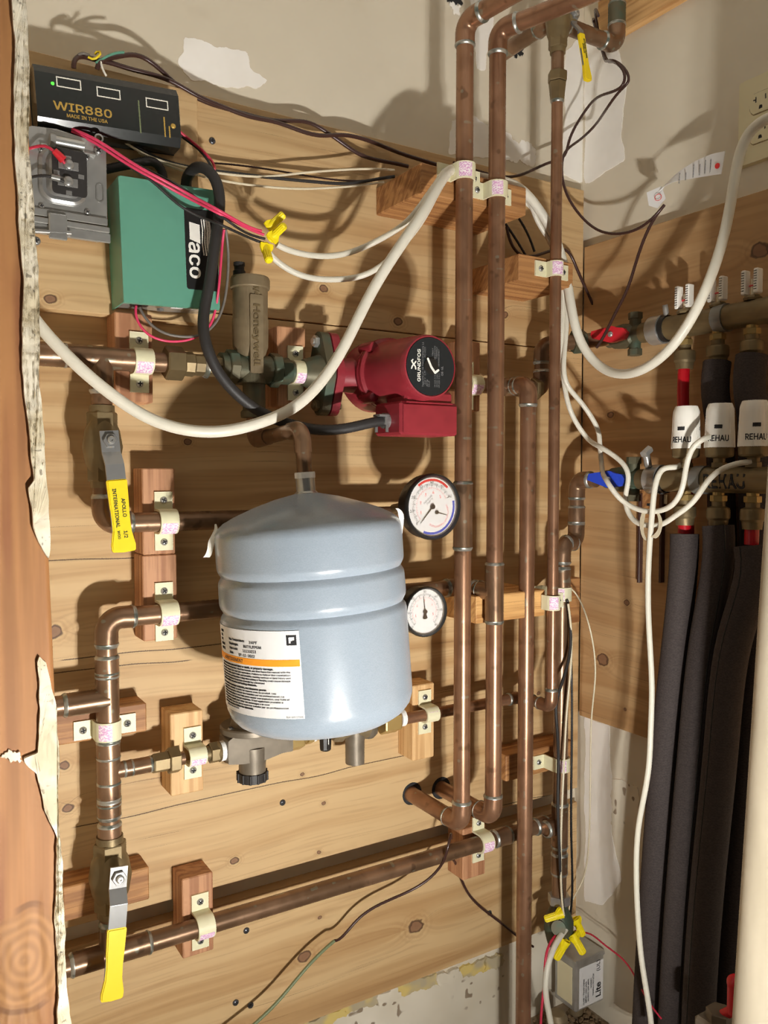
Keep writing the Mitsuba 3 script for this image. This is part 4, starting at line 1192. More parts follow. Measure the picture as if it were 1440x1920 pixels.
part(lg, 'dot', put(prism(sg.Point(0, 0).buffer(.0016), .0003), LO + LU * .036 + LV * .0045, OUT), 'mat_white')

# ================================================================ wireless receiver
k = thing('wireless_receiver', 'smoky black wireless receiver box with three white outlined fields', 'receiver box')
fr = [W(*p, .072) for p in ((71, 114), (338, 169), (336, 271), (63, 235))]
wx = unit(fr[1] - fr[0] + fr[2] - fr[3])
wx = unit([wx[0], 0, wx[2]])
wy = np.cross(OUT, wx)
ww = (np.linalg.norm(fr[1] - fr[0]) + np.linalg.norm(fr[2] - fr[3])) / 2
wh = (np.linalg.norm(fr[3] - fr[0]) + np.linalg.norm(fr[2] - fr[1])) / 2
wc = sum(fr) / 4
Q = lambda a, b, d=0.0: wc + wx * (a - .5) * ww + wy * (b - .5) * wh + OUT * d
mat('smoke_black', proc(lambda p, n, uv: mix(m3(16, 18, 17), m3(12, 20, 18), smoothstep(.3, .7, fbm(p.x * 40, p.z * 40, 1.0)))), .16, 0.0, .5, clearcoat=.6, clearcoat_gloss=.95)
pf = sg.Polygon([(-.030, -wh / 2), (-.006, -wh / 2), (0, -wh / 2 + .009), (0, wh / 2 - .009), (-.006, wh / 2), (-.030, wh / 2)])
part(k, 'cover', put(moved(prism(pf, ww), 0, 0, -ww / 2), wc, wx, OUT), 'mat_smoke_black', None, 20)
part(k, 'back_plate', cbox(Q(.5, .5, -.0305), ww * 1.01, wh * 1.02, .002, .0005, OUT, wx), 'mat_black')
for a, b in ((.222, .745), (.49, .70), (.835, .66)):
    g = sg.box(-.0125, -.0052, .0125, .0052)
    part(k, 'white_field', prism(g.difference(g.buffer(-.0011, join_style=2)), .0003, Q(a, b), OUT, wx), 'mat_white', 'white outlined empty field', False)
part(k, 'lettering', text('WIR880', .0082, Q(.305, .36), wx, OUT, .0003, True, True, .060), 'mat_gold', 'gold model lettering', False)
part(k, 'lettering', text('MADE IN THE USA', .0036, Q(.33, .225), wx, OUT, .0003, True, True, .042), 'mat_gold', 'gold small lettering', False)
kl = part(k, 'indicator', put(lathe([(0, 0), (.0018, 0), (.0014, .0012), (0, .0016)], 16), Q(.115, .70), OUT), 'mat_blue', 'green indicator light')
scene[kl]['emitter'] = {'type': 'area', 'radiance': rgb(.1, 1.6, .05)}
scene[kl]['bsdf'] = {'type': 'diffuse', 'reflectance': rgb(.1, .5, .1)}
for a, h in ((.70, .55), (.88, .34), (.915, .2)):
    part(k, 'component', cbox(Q(a, .12 + h / 2, .0), .0016, wh * h, .0005, .0001, OUT, wx), 'mat_cable_green' if a < .8 else 'mat_gold')
part(k, 'screw', put(screw_mesh(.003), Q(.945, .33, .0003), OUT), 'mat_gold')

# ================================================================ transformer on a square box
k = thing('transformer', 'shiny square transformer with two wired terminals under the receiver box', 'transformer')
C2 = lambda x, y, d: W(50 + x * .1302, 230 + y * .1302, d)
bx1, bz1, bz0 = C2(1150, 800, .078)[0], C2(800, 250, .078)[2], C2(800, 1560, .078)[2]
bx0 = bx1 - .104
bm = (bx0 + bx1) / 2
part(k, 'box', [cbox([bm, -.058, (bz0 + bz1) / 2], bx1 - bx0, .036, bz1 - bz0, .0015)], 'mat_zinc', None, 25)
pl = sg.Polygon([(bx0, bz0 + .006), (bx0 + .006, bz0), (bx1 - .008, bz0), (bx1, bz0 + .008), (bx1, bz1 - .004), (bx1 - .004, bz1), (bx1 - .05, bz1 + .006), (bx0 + .03, bz1 + .004), (bx0, bz1 - .012)])
kh = [sg.Point(*C2(985, 1570, .078)[[0, 2]]).buffer(.0042), sg.Point(*C2(1020, 1535, .078)[[0, 2]]).buffer(.0026)]
part(k, 'cover_plate', prism(pl.difference(so.unary_union(kh)), .0018, [0, -.0762, 0], OUT, X), 'mat_zinc', None, 20)
part(k, 'keyhole', cbox(C2(1000, 1560, .0762), .012, .0006, .012, .0001), 'mat_ink', 'dark keyhole opening')


def pan_mesh(w, h, r, steps, o):
    ms = []
    for (ins0, z0), (ins1, z1) in zip(steps[:-1], steps[1:]):
        a = np.array(sg.box(-w / 2 + ins0, -h / 2 + ins0, w / 2 - ins0, h / 2 - ins0).buffer(-r + min(ins0, r * .5)).buffer(r - min(ins0, r * .5)).exterior.coords)
        na = 96
        ra = np.array([sg.LinearRing(a).interpolate(i / na, normalized=True).coords[0] for i in range(na)])
        b = np.array(sg.box(-w / 2 + ins1, -h / 2 + ins1, w / 2 - ins1, h / 2 - ins1).buffer(-r + min(ins1, r * .5)).buffer(r - min(ins1, r * .5)).exterior.coords)
        rb_ = np.array([sg.LinearRing(b).interpolate(i / na, normalized=True).coords[0] for i in range(na)])
        Vv = np.vstack([np.c_[ra, np.full(na, z0)], np.c_[rb_, np.full(na, z1)]])
        Ff = []
        for i in range(na):
            j = (i + 1) % na
            Ff += [[i, j, na + j], [i, na + j, na + i]]
        ms.append(trimesh.Trimesh(Vv, np.array(Ff), process=False))
    top = sg.Polygon(rb_)
    ms.append(moved(prism(top, .0003), 0, 0, steps[-1][1] - .0003))
    return put(cat(ms), o, OUT, X)


pc = (C2(170, 780, .08) + C2(860, 780, .08)) / 2
pc[1] = -.078
pw, ph = abs(C2(860, 780, .08)[0] - C2(150, 780, .08)[0]), abs(C2(500, 400, .08)[2] - C2(500, 1210, .08)[2])
part(k, 'core_cover', pan_mesh(pw, ph, .016, [(0, 0), (.001, .003), (.004, .0045), (.0075, .0045), (.010, .010), (.013, .012)], pc), 'mat_steel', 'bright pressed cover', 40)
tp = part(k, 'terminal_plate', prism(sg.box(-.0172, -.0232, .0172, .0232).buffer(-.004).buffer(.004), .0008, pc + OUT * .0118 + X * .005 + Z * .002, OUT, X), 'mat_black_soft', 'black terminal plate', 20)
T1, T2 = C2(600, 620, .0905), C2(590, 860, .0905)
for q in (T1, T2):
    sc = part(k, 'terminal', [cbox(q + OUT * .0008, .020, .0012, .009, .0003), put(screw_mesh(.0055), q + OUT * .0035, OUT), put(hexprism(.0058, .0025), q + OUT * .0012, OUT)], 'mat_steel', 'screw terminal', 25)
for a, b in ((600, 510), (610, 1010), (785, 780), (430, 715)):
    part(k, 'tab', cbox(C2(a, b, .091), .006, .0006, .0045, .0002), 'mat_steel')
part(k, 'bracket', [rod(C2(400, 255, .083), C2(820, 345, .083), .0055, 20), rod(C2(330, 240, .083), C2(410, 256, .083), .0068, 6), cbox(C2(600, 395, .080), .055, .002, .006, .0005, OUT, unit(C2(820, 345, .08) - C2(400, 255, .08)))], 'mat_zinc', 'clamped bar across the top', 25)
part(k, 'mounting_bar', [cbox(C2(470, 1330, .081), .098, .003, .008, .0008), cbox(C2(500, 1450, .083), .098, .004, .006, .0008), cbox(C2(500, 1570, .081), .100, .003, .010, .0008), cbox(C2(450, 1500, .086), .018, .004, .026, .001), rod(C2(100, 1560, .086), C2(640, 1590, .086), .0022, 10)], 'mat_zinc', 'mounting bars across the bottom', 25)
for a, b, r in ((1030, 400, .0045), (210, 380, .003), (870, 500, .003), (215, 1200, .003), (875, 1285, .003), (135, 1700, .0045)):
    screw(k, C2(a, b, .0795 if b < 1600 else .079), OUT, r, 'mat_steel')
sl = sg.LineString([(0, -.006), (0, .006)]).buffer(.0042)
part(k, 'slot', prism(sl.difference(sl.buffer(-.0012)), .0012, C2(1050, 1010, .0778), OUT, X), 'mat_dark_zinc', None, 25)
part(k, 'hook', put(lathe([(.003, -.0008), (.0048, -.0008), (.0048, .0008), (.003, .0008), (.003, -.0008)], 20), C2(1040, 225, .079), OUT), 'mat_zinc')


# ================================================================ cables and wires
def pp(q):
    return R(q[1], q[2], q[3]) if q[0] == 'r' else (W(*q) if len(q) == 3 else np.asarray(q[1]))


def cable(name, label, pts, r, m, cat_='cable', group=None):
    p = smoothpath([pp(q) for q in pts], .005)
    return whole(name, tube(p, r, 12 if r > .0025 else 8), m, label, cat_, group, 60)


cable('cord', 'thick black cord looping over the green relay box and down to the pump', [(353, 362, .060), (350, 338, .066), (360, 320, .078), (378, 314, .095), (398, 328, .105), (411, 365, .108), (408, 420, .109), (400, 480, .110), (391, 540, .110), (382, 590, .112), (384, 635, .122), (405, 690, .124), (440, 735, .124), (488, 772, .124), (540, 794, .130), (600, 806, .135), (655, 802, .142), (700, 792, .146), ('w', np.array([tb0[0] + .004, -.146, cy[2]]))], .0062, 'mat_black_soft', 'cord')
cable('cord', 'thick white cord swooping from the outlet past the manifold and across to the left edge', [('r', 1480, 214, .055), ('r', 1440, 222, .055), ('r', 1408, 246, .06), ('r', 1387, 290, .066), ('r', 1375, 350, .075), ('r', 1360, 430, .085), ('r', 1336, 510, .10), ('r', 1300, 590, .11), ('r', 1250, 660, .115), ('r', 1190, 698, .115), ('r', 1130, 690, .11), (1094, 650, .13), (1074, 590, .125), (1060, 510, .115), (1038, 440, .108), (1012, 395, .11), (985, 362, .112), over(955, .112, .0066), over(905, .108, .0066), over(868, .112, .0066), (836, 326, .145), (800, 385, .168), (765, 440, .17), (725, 500, .165), (685, 570, .155), (650, 640, .15), (610, 705, .145), (560, 757, .142), (500, 788, .142), (420, 808, .138), (350, 806, .13), (280, 784, .118), (210, 740, .11), (150, 690, .106), (100, 640, .10), (70, 605, .095), (30, 545, .09)], .0066, 'mat_cable_white', 'cord')
cable('cable', 'thin white cable from the upper yellow nuts up behind the tall pipe', [(519, 458, .10), (545, 470, .098), (600, 480, .094), (660, 472, .092), (710, 450, .11), (760, 418, .145), (798, 372, .155), (828, 330, .146), over(852, .126, .0036), over(890, .094, .0036), over(940, .092, .0036), (990, 376, .098), (1006, 410, .098), (1030, 450, .1), (1052, 500, .11), (1056, 560, .108), (1053, 640, .108), (1058, 720, .108), (1074, 780, .112), (1100, 820, .118), ('r', 1125, 838, .12), ('r', 1152, 855, .115), ('r', 1172, 875, .112), ('r', 1178, 895, .11), ('r', 1173, 930, .11), ('r', 1177, 958, .11), ('r', 1192, 978, .11), ('r', 1215, 985, .112), ('r', 1240, 983, .112), ('r', 1265, 968, .112), ('r', 1300, 940, .112), ('r', 1325, 905, .112), ('r', 1350, 882, .108), ('r', 1380, 870, .10), ('r', 1408, 866, .088)], .0036, 'mat_cable_white')
cable('cable', 'thin white cable from the lowest yellow nut to the middle actuator', [(503, 472, .10), (530, 498, .10), (575, 519, .10), (625, 524, .10), (675, 518, .105), (715, 498, .125), (755, 460, .150), (790, 415, .158), (815, 370, .158), (838, 332, .145), over(860, .124, .0036), over(895, .082, .0036), over(945, .080, .0036), (996, 388, .088), (1020, 430, .09), (1046, 490, .102), (1062, 560, .11), (1060, 640, .112), (1061, 715, .115), (1084, 748, .115), (1107, 779, .12), (1122, 810, .125), (1125, 840, .128), (1128, 870, .13), ('r', 1138, 902, .135), ('r', 1157, 929, .13), ('r', 1179, 947, .12), ('r', 1204, 957, .115), ('r', 1235, 958, .112), ('r', 1262, 945, .112), ('r', 1278, 918, .112), ('r', 1285, 885, .112), ('r', 1291, 858, .112), ('r', 1304, 834, .112), ('r', 1322, 822, .105), ('r', 1336, 818, .09)], .0036, 'mat_cable_white')
cable('cable', 'white cable hanging straight down from the first actuator to the floor', [('r', 1276, 872, .088), ('r', 1262, 876, .10), ('r', 1243, 880, .112), ('r', 1232, 898, .118), ('r', 1226, 928, .12), ('r', 1222, 970, .12), ('r', 1217, 1040, .12), ('r', 1215, 1120, .12), ('r', 1218, 1200, .12), ('r', 1222, 1290, .12), ('r', 1220, 1370, .125), ('r', 1216, 1440, .128), ('r', 1206, 1500, .13), ('r', 1196, 1560, .13), ('r', 1193, 1640, .13), ('r', 1196, 1720, .13), ('r', 1203, 1800, .13), ('r', 1214, 1870, .13), ('r', 1222, 1935, .13)], .0038, 'mat_cable_white')
whole('cable_tie', cat([ribbon([R(1210, 955, .11), R(1204, 975, .115), R(1205, 1000, .118), R(1215, 1015, .12)], Y * .9 + Z * .2, [.006, .008, .006, .01]), ribbon([R(1229, 958, .11), R(1238, 975, .116), R(1236, 995, .12), R(1224, 1008, .122)], Y * .9 + Z * .2, [.006, .007, .006, .01])]), 'mat_cable_cream', 'wad of white tape tying the thin white cables below the lower manifold', 'cable tie')

cable('wire', 'upper pink wire running from the receiver box to the yellow nuts', [(123, 238, .055), (150, 248, .075), (180, 262, .085), (227, 292, .095), (269, 318, .104), (310, 340, .106), (359, 367, .108), (404, 391, .125), (450, 417, .115), (490, 433, .10)], .0017, 'mat_wire_pink', 'wire')
cable('wire', 'lower pink wire running from the receiver box to the yellow nuts', [(120, 240, .055), (148, 252, .072), (178, 268, .082), (227, 300, .092), (269, 325, .100), (310, 348, .1), (359, 374, .104), (404, 397, .122), (450, 421, .112), (495, 440, .10)], .0017, 'mat_wire_pink', 'wire')
cable('wire', 'thin black wire across the front of the green relay box', [(225, 300, .085), (252, 318, .095), (280, 336, .1), (312, 364, .1), (347, 392, .102), (385, 410, .108), (410, 420, .123), (450, 438, .112), (495, 456, .10)], .0015, 'mat_black_soft', 'wire')
cable('wire', 'thin black wire between the two pink wires', [(118, 243, .05), (175, 270, .075), (230, 296, .088), (302, 331, .1), (350, 358, .104), (378, 379, .106), (424, 412, .124), (450, 430, .116), (497, 448, .10)], .0015, 'mat_black_soft', 'wire')
cable('wire', 'pink wire hanging in a loop below the green relay box', [(255, 574, .070), (256, 595, .072), (264, 612, .074), (280, 628, .078), (305, 638, .08), (335, 640, .08), (365, 633, .082), (392, 612, .085), (404, 580, .088), (410, 540, .098), (415, 480, .1), (420, 430, .11)], .0015, 'mat_wire_pink', 'wire')
cable('wire', 'grey wire hanging in a loop below the green relay box', [(262, 577, .070), (270, 592, .073), (285, 610, .076), (310, 625, .08), (340, 631, .082), (375, 628, .084), (402, 608, .086), (418, 575, .088), (426, 530, .092), (428, 480, .096), (423, 430, .108)], .0016, 'mat_wire_grey', 'wire')
cable('wire', 'red wire with a crimped end on the upper transformer terminal', [(30, 282, .075), (60, 277, .084), (85, 274, .094), (98, 281, .097), (112, 295, .096), (124, 309, .094)], .0016, 'mat_wire_red', 'wire')
whole('wire_terminal', rod(C2(395, 400, .097), C2(530, 540, .0955), .0034, 16, .0045), 'mat_red', 'red crimp sleeve on the upper transformer terminal', 'wire terminal')
cable('wire', 'black wire on the lower transformer terminal', [(20, 336, .075), (60, 332, .086), (90, 330, .096), (112, 337, .095), (122, 341, .094)], .0016, 'mat_black_soft', 'wire')
whole('wire_terminal', rod(C2(345, 775, .0965), C2(470, 810, .0955), .003, 16, .0036), 'mat_dark_zinc', 'dark crimp sleeve on the lower transformer terminal', 'wire terminal')
cable('wire', 'dark red wire out of the right end of the receiver box', [(336, 246, .056), (358, 264, .054), (378, 281, .053), (394, 298, .054), (402, 318, .07)], .0016, 'mat_wire_red', 'wire')
cable('wire', 'black wire out of the right end of the receiver box', [(336, 252, .05), (360, 270, .049), (382, 290, .049), (396, 312, .05), (403, 330, .066)], .0016, 'mat_black_soft', 'wire')
cable('wire', 'upper cream wire from under the receiver box to the dark bracket', [(213, 253, .056), (245, 274, .055), (282, 294, .055), (340, 312, .054), (400, 323, .048), (489, 331, .045), (560, 325, .045), (618, 320, .045), (672, 317, .05), (740, 319, .06)], .0015, 'mat_cable_cream', 'wire')
cable('wire', 'lower cream wire from under the receiver box to the dark bracket', [(260, 286, .05), (320, 312, .049), (408, 337, .045), (509, 351, .042), (570, 354, .042), (618, 352, .042), (660, 349, .042), (720, 341, .05)], .0015, 'mat_cable_cream', 'wire')
cable('wire', 'black wire running from under the receiver box to the dark bracket', [(225, 254, .05), (262, 280, .05), (320, 305, .05), (400, 320, .046), (517, 334, .044), (590, 341, .044), (649, 344, .044), (690, 339, .046), (740, 331, .055)], .0021, 'mat_black_soft', 'wire')
cable('wire', 'thin dark wire along the plywood to the dark bracket', [(400, 306, .03), (480, 314, .03), (560, 327, .03), (640, 338, .03), (720, 334, .035)], .0012, 'mat_cable_brown', 'wire')
cable('cable', 'lower brown cable out of the top of the receiver box', [(138, 128, .06), (140, 114, .06), (152, 106, .055), (180, 112, .05), (200, 116, .048), (240, 128, .045), (267, 135, .045), (320, 152, .042), (367, 178, .04), (417, 200, .036), (470, 219, .034), (517, 229, .032), (560, 244, .032), (600, 254, .032), (640, 253, .032), (692, 264, .03), (750, 287, .03), (800, 303, .04), (850, 322, .045)], .0026, 'mat_cable_brown')
cable('cable', 'upper brown cable arching above the receiver box', [(182, 130, .06), (188, 116, .06), (210, 108, .05), (240, 103, .045), (267, 107, .04), (300, 130, .038), (333, 160, .036), (383, 190, .033), (440, 208, .03), (517, 226, .028), (575, 229, .028), (605, 243, .028), (640, 267, .03), (672, 288, .03), (703, 299, .03), (765, 312, .034)], .0026, 'mat_cable_brown')
cable('wire', 'short green wire end above the receiver box', [(180, 118, .062), (196, 108, .06), (212, 101, .058), (232, 98, .055)], .0014, 'mat_taco_green', 'wire')
cable('wire', 'short yellow wire curl above the receiver box', [(165, 107, .06), (178, 110, .062), (186, 104, .064), (188, 98, .062), (182, 97, .06), (178, 102, .058)], .0013, 'mat_yellow', 'wire')
cable('wire', 'short grey wire end above the receiver box', [(146, 104, .058), (156, 100, .058), (168, 104, .06)], .0015, 'mat_wire_grey', 'wire')
cable('wire', 'white and red wire into the top of the receiver box', [(189, 116, .062), (192, 128, .064), (199, 142, .066)], .0012, 'mat_white', 'wire')
cable('cable', 'thick black cable behind the top of the green relay box', [(198, 318, .05), (225, 312, .055), (260, 305, .058), (285, 303, .056), (300, 315, .052), (306, 334, .05)], .005, 'mat_black_soft')

cable('cable', 'brown cable looping below the top elbow, outer strand', [('r', 1122, 30, .075), (1122, 60, .05), (1131, 102, .05), ('r', 1150, 114, .06), ('r', 1170, 128, .06), ('r', 1178, 152, .06), ('r', 1164, 169, .06), ('r', 1140, 200, .055), (1111, 240, .04), (1082, 266, .04), (1058, 289, .04), (1054, 329, .04), (1067, 373, .045), ('r', 1102, 418, .05), ('r', 1147, 438, .05), ('r', 1191, 431, .05), ('r', 1220, 412, .05), ('r', 1246, 384, .045)], .0021, 'mat_cable_brown')
cable('cable', 'brown cable looping below the top elbow, inner strand', [('r', 1114, 40, .075), (1122, 70, .06), (1134, 104, .058), ('r', 1158, 120, .066), ('r', 1171, 140, .066), ('r', 1168, 158, .066), ('r', 1130, 178, .06), (1100, 204, .05), (1080, 235, .045), (1066, 268, .042), (1058, 292, .042), (1033, 304, .04), (1000, 318, .038), (962, 331, .035), (900, 322, .032), (850, 305, .03)], .0021, 'mat_cable_brown')
cable('cable', 'thin brown cable hanging from the white tag down to the red valve', [('r', 1246, 384, .043), ('r', 1222, 418, .05), ('r', 1205, 455, .055), ('r', 1190, 500, .06), ('r', 1175, 545, .07), ('r', 1155, 585, .08), ('r', 1135, 625, .09), ('r', 1118, 652, .1)], .0022, 'mat_cable_brown')
cable('cable', 'dark cable behind the thin red pipe running down to the red valve', [(950, 425, .03), (1000, 480, .03), (1062, 470, .03), (1082, 505, .03), (1100, 545, .035), (1120, 590, .04), (1136, 630, .05)], .0022, 'mat_cable_brown')
cable('wire', 'black wire under the plywood top edge behind the second tall pipe', [(948, 420, .03), (965, 445, .03), (985, 478, .03)], .0018, 'mat_black_soft', 'wire')
cable('wire', 'black wire under the plywood top edge in front of the rough bracket', [(973, 410, .03), (990, 440, .03), (1002, 472, .03)], .0018, 'mat_black_soft', 'wire')
cable('cable', 'brown cable draped over the long bottom pipe, turning grey towards the floor', [(846, 1572, .06), (842, 1578, .088), (836, 1603, .088), (826, 1624, .078), (805, 1647, .07), (765, 1672, .06), (720, 1692, .055), (673, 1722, .052), (642, 1756, .052), (627, 1764, .055)], .0019, 'mat_cable_brown')
cable('cable', 'grey-green cable end running down the bottom plywood', [(627, 1764, .055), (596, 1792, .058), (564, 1827, .06), (518, 1881, .062), (475, 1922, .065), (440, 1955, .07)], .0021, 'mat_cable_green')
cable('cable', 'brown cable drooping to the right below the long bottom pipe', [(850, 1612, .045), (862, 1640, .03), (880, 1678, .026), (915, 1712, .024), (945, 1735, .024), (972, 1757, .026), (1000, 1775, .03)], .0019, 'mat_cable_brown')
cable('wire', 'black wire running down the corner pipe to the lower yellow nuts', [(1063, 1125, .102), (1069, 1168, .106), (1067, 1231, .112), (1052, 1285, .118), (1043, 1320, .12), (1044, 1360, .12), (1047, 1430, .112), (1046, 1500, .112), (1050, 1620, .11), (1056, 1700, .10), (1063, 1735, .09)], .0023, 'mat_black_soft', 'wire')
cable('wire', 'white wire running down the corner pipe to the lower yellow nuts', [(1065, 1132, .108), (1071, 1189, .108), (1070, 1250, .11), (1063, 1330, .112), (1058, 1420, .112), (1052, 1560, .112), (1054, 1690, .105), (1063, 1735, .095)], .0017, 'mat_cable_cream', 'wire')
cable('wire', 'thin black wire right of the corner pipe', [(1064, 1128, .098), (1071, 1240, .10), (1072, 1400, .10), (1071, 1560, .10), (1073, 1650, .098), (1068, 1725, .085)], .0017, 'mat_black', 'wire')
cable('wire', 'thin white wire bowing out to the right wall below the corner clip', [(1065, 1100, .098), (1084, 1120, .09), ('r', 1102, 1164, .10), ('r', 1113, 1215, .09), ('r', 1116, 1268, .08), ('r', 1110, 1335, .07), ('r', 1107, 1450, .06), ('r', 1104, 1580, .05), (1088, 1660, .05), (1070, 1695, .055), (1066, 1725, .06)], .0013, 'mat_cable_cream', 'wire')
cable('cable', 'white cable from the lower yellow nuts curving down to the floor', [(1065, 1738, .10), (1049, 1758, .112), (1034, 1788, .12), (1025, 1822, .125), (1023, 1858, .128), (1028, 1894, .13), (1034, 1925, .132), (1040, 1950, .133)], .0044, 'mat_cable_white')
cable('wire', 'dark red wire beside the white cable near the floor', [(1054, 1748, .10), (1034, 1764, .11), (1024, 1791, .118), (1021, 1830, .122), (1017, 1876, .126), (1014, 1925, .13)], .0020, 'mat_wire_red', 'wire')
cable('wire', 'thin red wire crossing from the lower yellow nuts behind the foam pipes', [(1078, 1745, .09), (1092, 1748, .09), ('r', 1108, 1752, .07), ('r', 1133, 1771, .07), ('r', 1171, 1802, .075), ('r', 1197, 1843, .09), ('r', 1215, 1876, .11), ('r', 1240, 1910, .12)], .0013, 'mat_wire_red', 'wire')


# yellow wire nuts
def wire_nut(label, P, ax, s=1.0, wing=None):
    k = thing('wire_nut', label, 'wire nut', 'yellow wire nuts')
    rib = so.unary_union([sg.Point(0, 0).buffer(.0042 * s)] + [sg.Point(.0042 * s * math.cos(a), .0042 * s * math.sin(a)).buffer(.0006 * s) for a in np.linspace(0, 2 * math.pi, 13)[:-1]])
    part(k, 'cap', [put(lathe([(0, .0085 * s), (.0036 * s, .0085 * s), (.0052 * s, -.002 * s), (.0056 * s, -.008 * s), (.0048 * s, -.008 * s), (.004 * s, -.004 * s), (0, -.003 * s)], 22), P, ax), put(prism(rib, .0145 * s), P + unit(ax) * .002 * s, ax), put(lathe([(0, .016 * s), (.0042 * s, .0164 * s), (.0034 * s, .0178 * s), (0, .018 * s)], 18), P, ax)], 'mat_yellow_nut', None, 30)
    wg = sg.Polygon([(-.0074, -.008), (-.0078, -.004), (-.0045, .003), (.0045, .003), (.0078, -.004), (.0074, -.008)])
    part(k, 'wing', put(moved(prism([(x * s, y * s) for x, y in wg.exterior.coords], .003 * s), 0, 0, -.0015 * s), P, *((wing, np.cross(ax, wing)) if wing is not None else (OUT, np.cross(ax, OUT)))), 'mat_yellow_nut', None, 20)


d0 = unit(RGT * .75 + UPV * .6 - FWD * .15)
wire_nut('yellow wire nut, uppermost of the cluster right of the green relay box', W(511, 420, .10), d0)
wire_nut('yellow wire nut, middle one of the cluster right of the green relay box', W(515, 440, .106), unit(RGT * .7 + UPV * .45 - FWD * .5))
wire_nut('yellow wire nut, lowest of the cluster right of the green relay box', W(499, 470, .102), unit(RGT * .25 - UPV * .75 - FWD * .5), 1.05)
zl = 1.15
wire_nut('yellow wire nut pointing left above the small metal box', W(1045, 1716, .105), unit(-RGT * .95 - UPV * .3), zl)
wire_nut('yellow wire nut pointing down against the wall above the small metal box', W(1083, 1732, .09), unit(RGT * .4 - UPV * .9), zl)
wire_nut('yellow wire nut lying over the front corner of the small metal box', W(1079, 1762, .11), unit(RGT * .5 - UPV * .85 - FWD * .2), zl * 1.1)
wire_nut('yellow wire nut hanging left of the small metal box', W(1056, 1774, .11), unit(-RGT * .5 - UPV * .85), zl * 1.1)


# ================================================================ manifolds on the right wall
DM, DMU = .082, .045
ports = [R(p, 900, DM)[1] for p in (1285, 1348, 1412)]
portsU = [R(p, 640, DMU)[1] for p in (1284, 1346, 1410)]
mzU = [mfu(p)[2] for p in (1285, 1348, 1412)]
zU, zL = float(np.mean(mzU)), float(mfl(1350)[2])
XL, XU = XC - DM, XC - DMU
XM = XU
yS = lambda px: R(px, 800, XC - XM)[1]


def bar(key, z, y0, y1, r=.0165):
    return part(key, 'bar', rod([XM, y0, z], [XM, y1, z], r, 36), 'mat_brass_dull', None, 30)


def wrap_bar(mesh, y, z, r, n_ang=0.0):
    m = mesh.copy()
    v = np.asarray(m.vertices)
    a = math.pi - v[:, 1] / r + n_ang
    rr = r + v[:, 2]
    m.vertices = np.c_[XM + rr * np.cos(a), y - v[:, 0], z + rr * np.sin(a)]
    return m


def inlet(key, z, lever, mlev, lever_label):
    part(key, 'clamp_ring', put(ring(.0165, .0205, .020, 36), [XM, yS(1222), z], -Y), 'mat_zinc', 'zinc coupling ring', 25)
    part(key, 'gasket', rod([XM, yS(1243), z], [XM, yS(1252), z], .0185, 32), 'mat_black', 'black gasket')
    part(key, 'tailpiece', put(lathe([(0, 0), (.0145, 0), (.0145, .03), (.0165, .034), (.0165, .045), (0, .045)], 28), [XM, yS(1226) + .022, z], -Y), 'mat_brass_dull', None, 30)
    vy = yS(1165) - .004
    vk = part(key, 'valve_body', [put(lathe([(0, -.030), (.0135, -.030), (.0135, -.022), (.0165, -.018), (.0185, 0), (.0165, .018), (.0135, .022), (.0135, .034), (0, .034)], 28), [XM, vy, z], -Y), rod([XM, vy - .02, z - .030], [XM, vy - .02, z + .028], .0085, 20), put(hexprism(.0105, .01), [XM, vy - .02, z + .022]), put(hexprism(.0105, .01), [XM, vy - .02, z - .031]), rod([XM, vy, z], [XM - .026, vy, z], .008, 18)], 'mat_green_bronze', None, 25)
    # butterfly lever, facing the room
    lev = so.unary_union([sg.Point(0, 0).buffer(.012), sg.Polygon([(-.034, -.001), (-.032, .008), (-.010, .011), (-.008, -.010)]), sg.Polygon([(.004, .010), (.020, .007), (.026, 0), (.022, -.009), (.004, -.012)])]).buffer(.0015).buffer(-.0015)
    lk = part(key, 'lever', put(prism(lev, .008), [XM - .024, vy, z], unit(np.array([-1, -.25, 0])), -Y), mlev, lever_label, 25)
    part(lk, 'screw', put(screw_mesh(.0042), np.array([XM - .033, vy - .002, z]), unit([-1, -.25, 0])), 'mat_zinc')


def fitting(key, y, z, dz, r=.0125, up=False):
    s = 1 if up else -1
    return part(key, 'fitting', [put(lathe([(0, 0), (.0085, 0), (.0085, .007), (.0135, .009), (.0145, .012), (.0145, .022), (.0125, .025), (.0115, .034), (0, .034)], 24), [XM, y, z + s * .0265], Z * s)], 'mat_brass_dull', None, 25), part(key, 'nut', [put(lathe([(0, 0), (.0075, 0), (.0075, .006), (0, .006)], 20), [XM, y, z + s * .0155], Z * s), put(hexprism(.0105, .008), [XM, y, z + s * .0195], Z * s)], 'mat_brass', 'bright brass nut', 25)


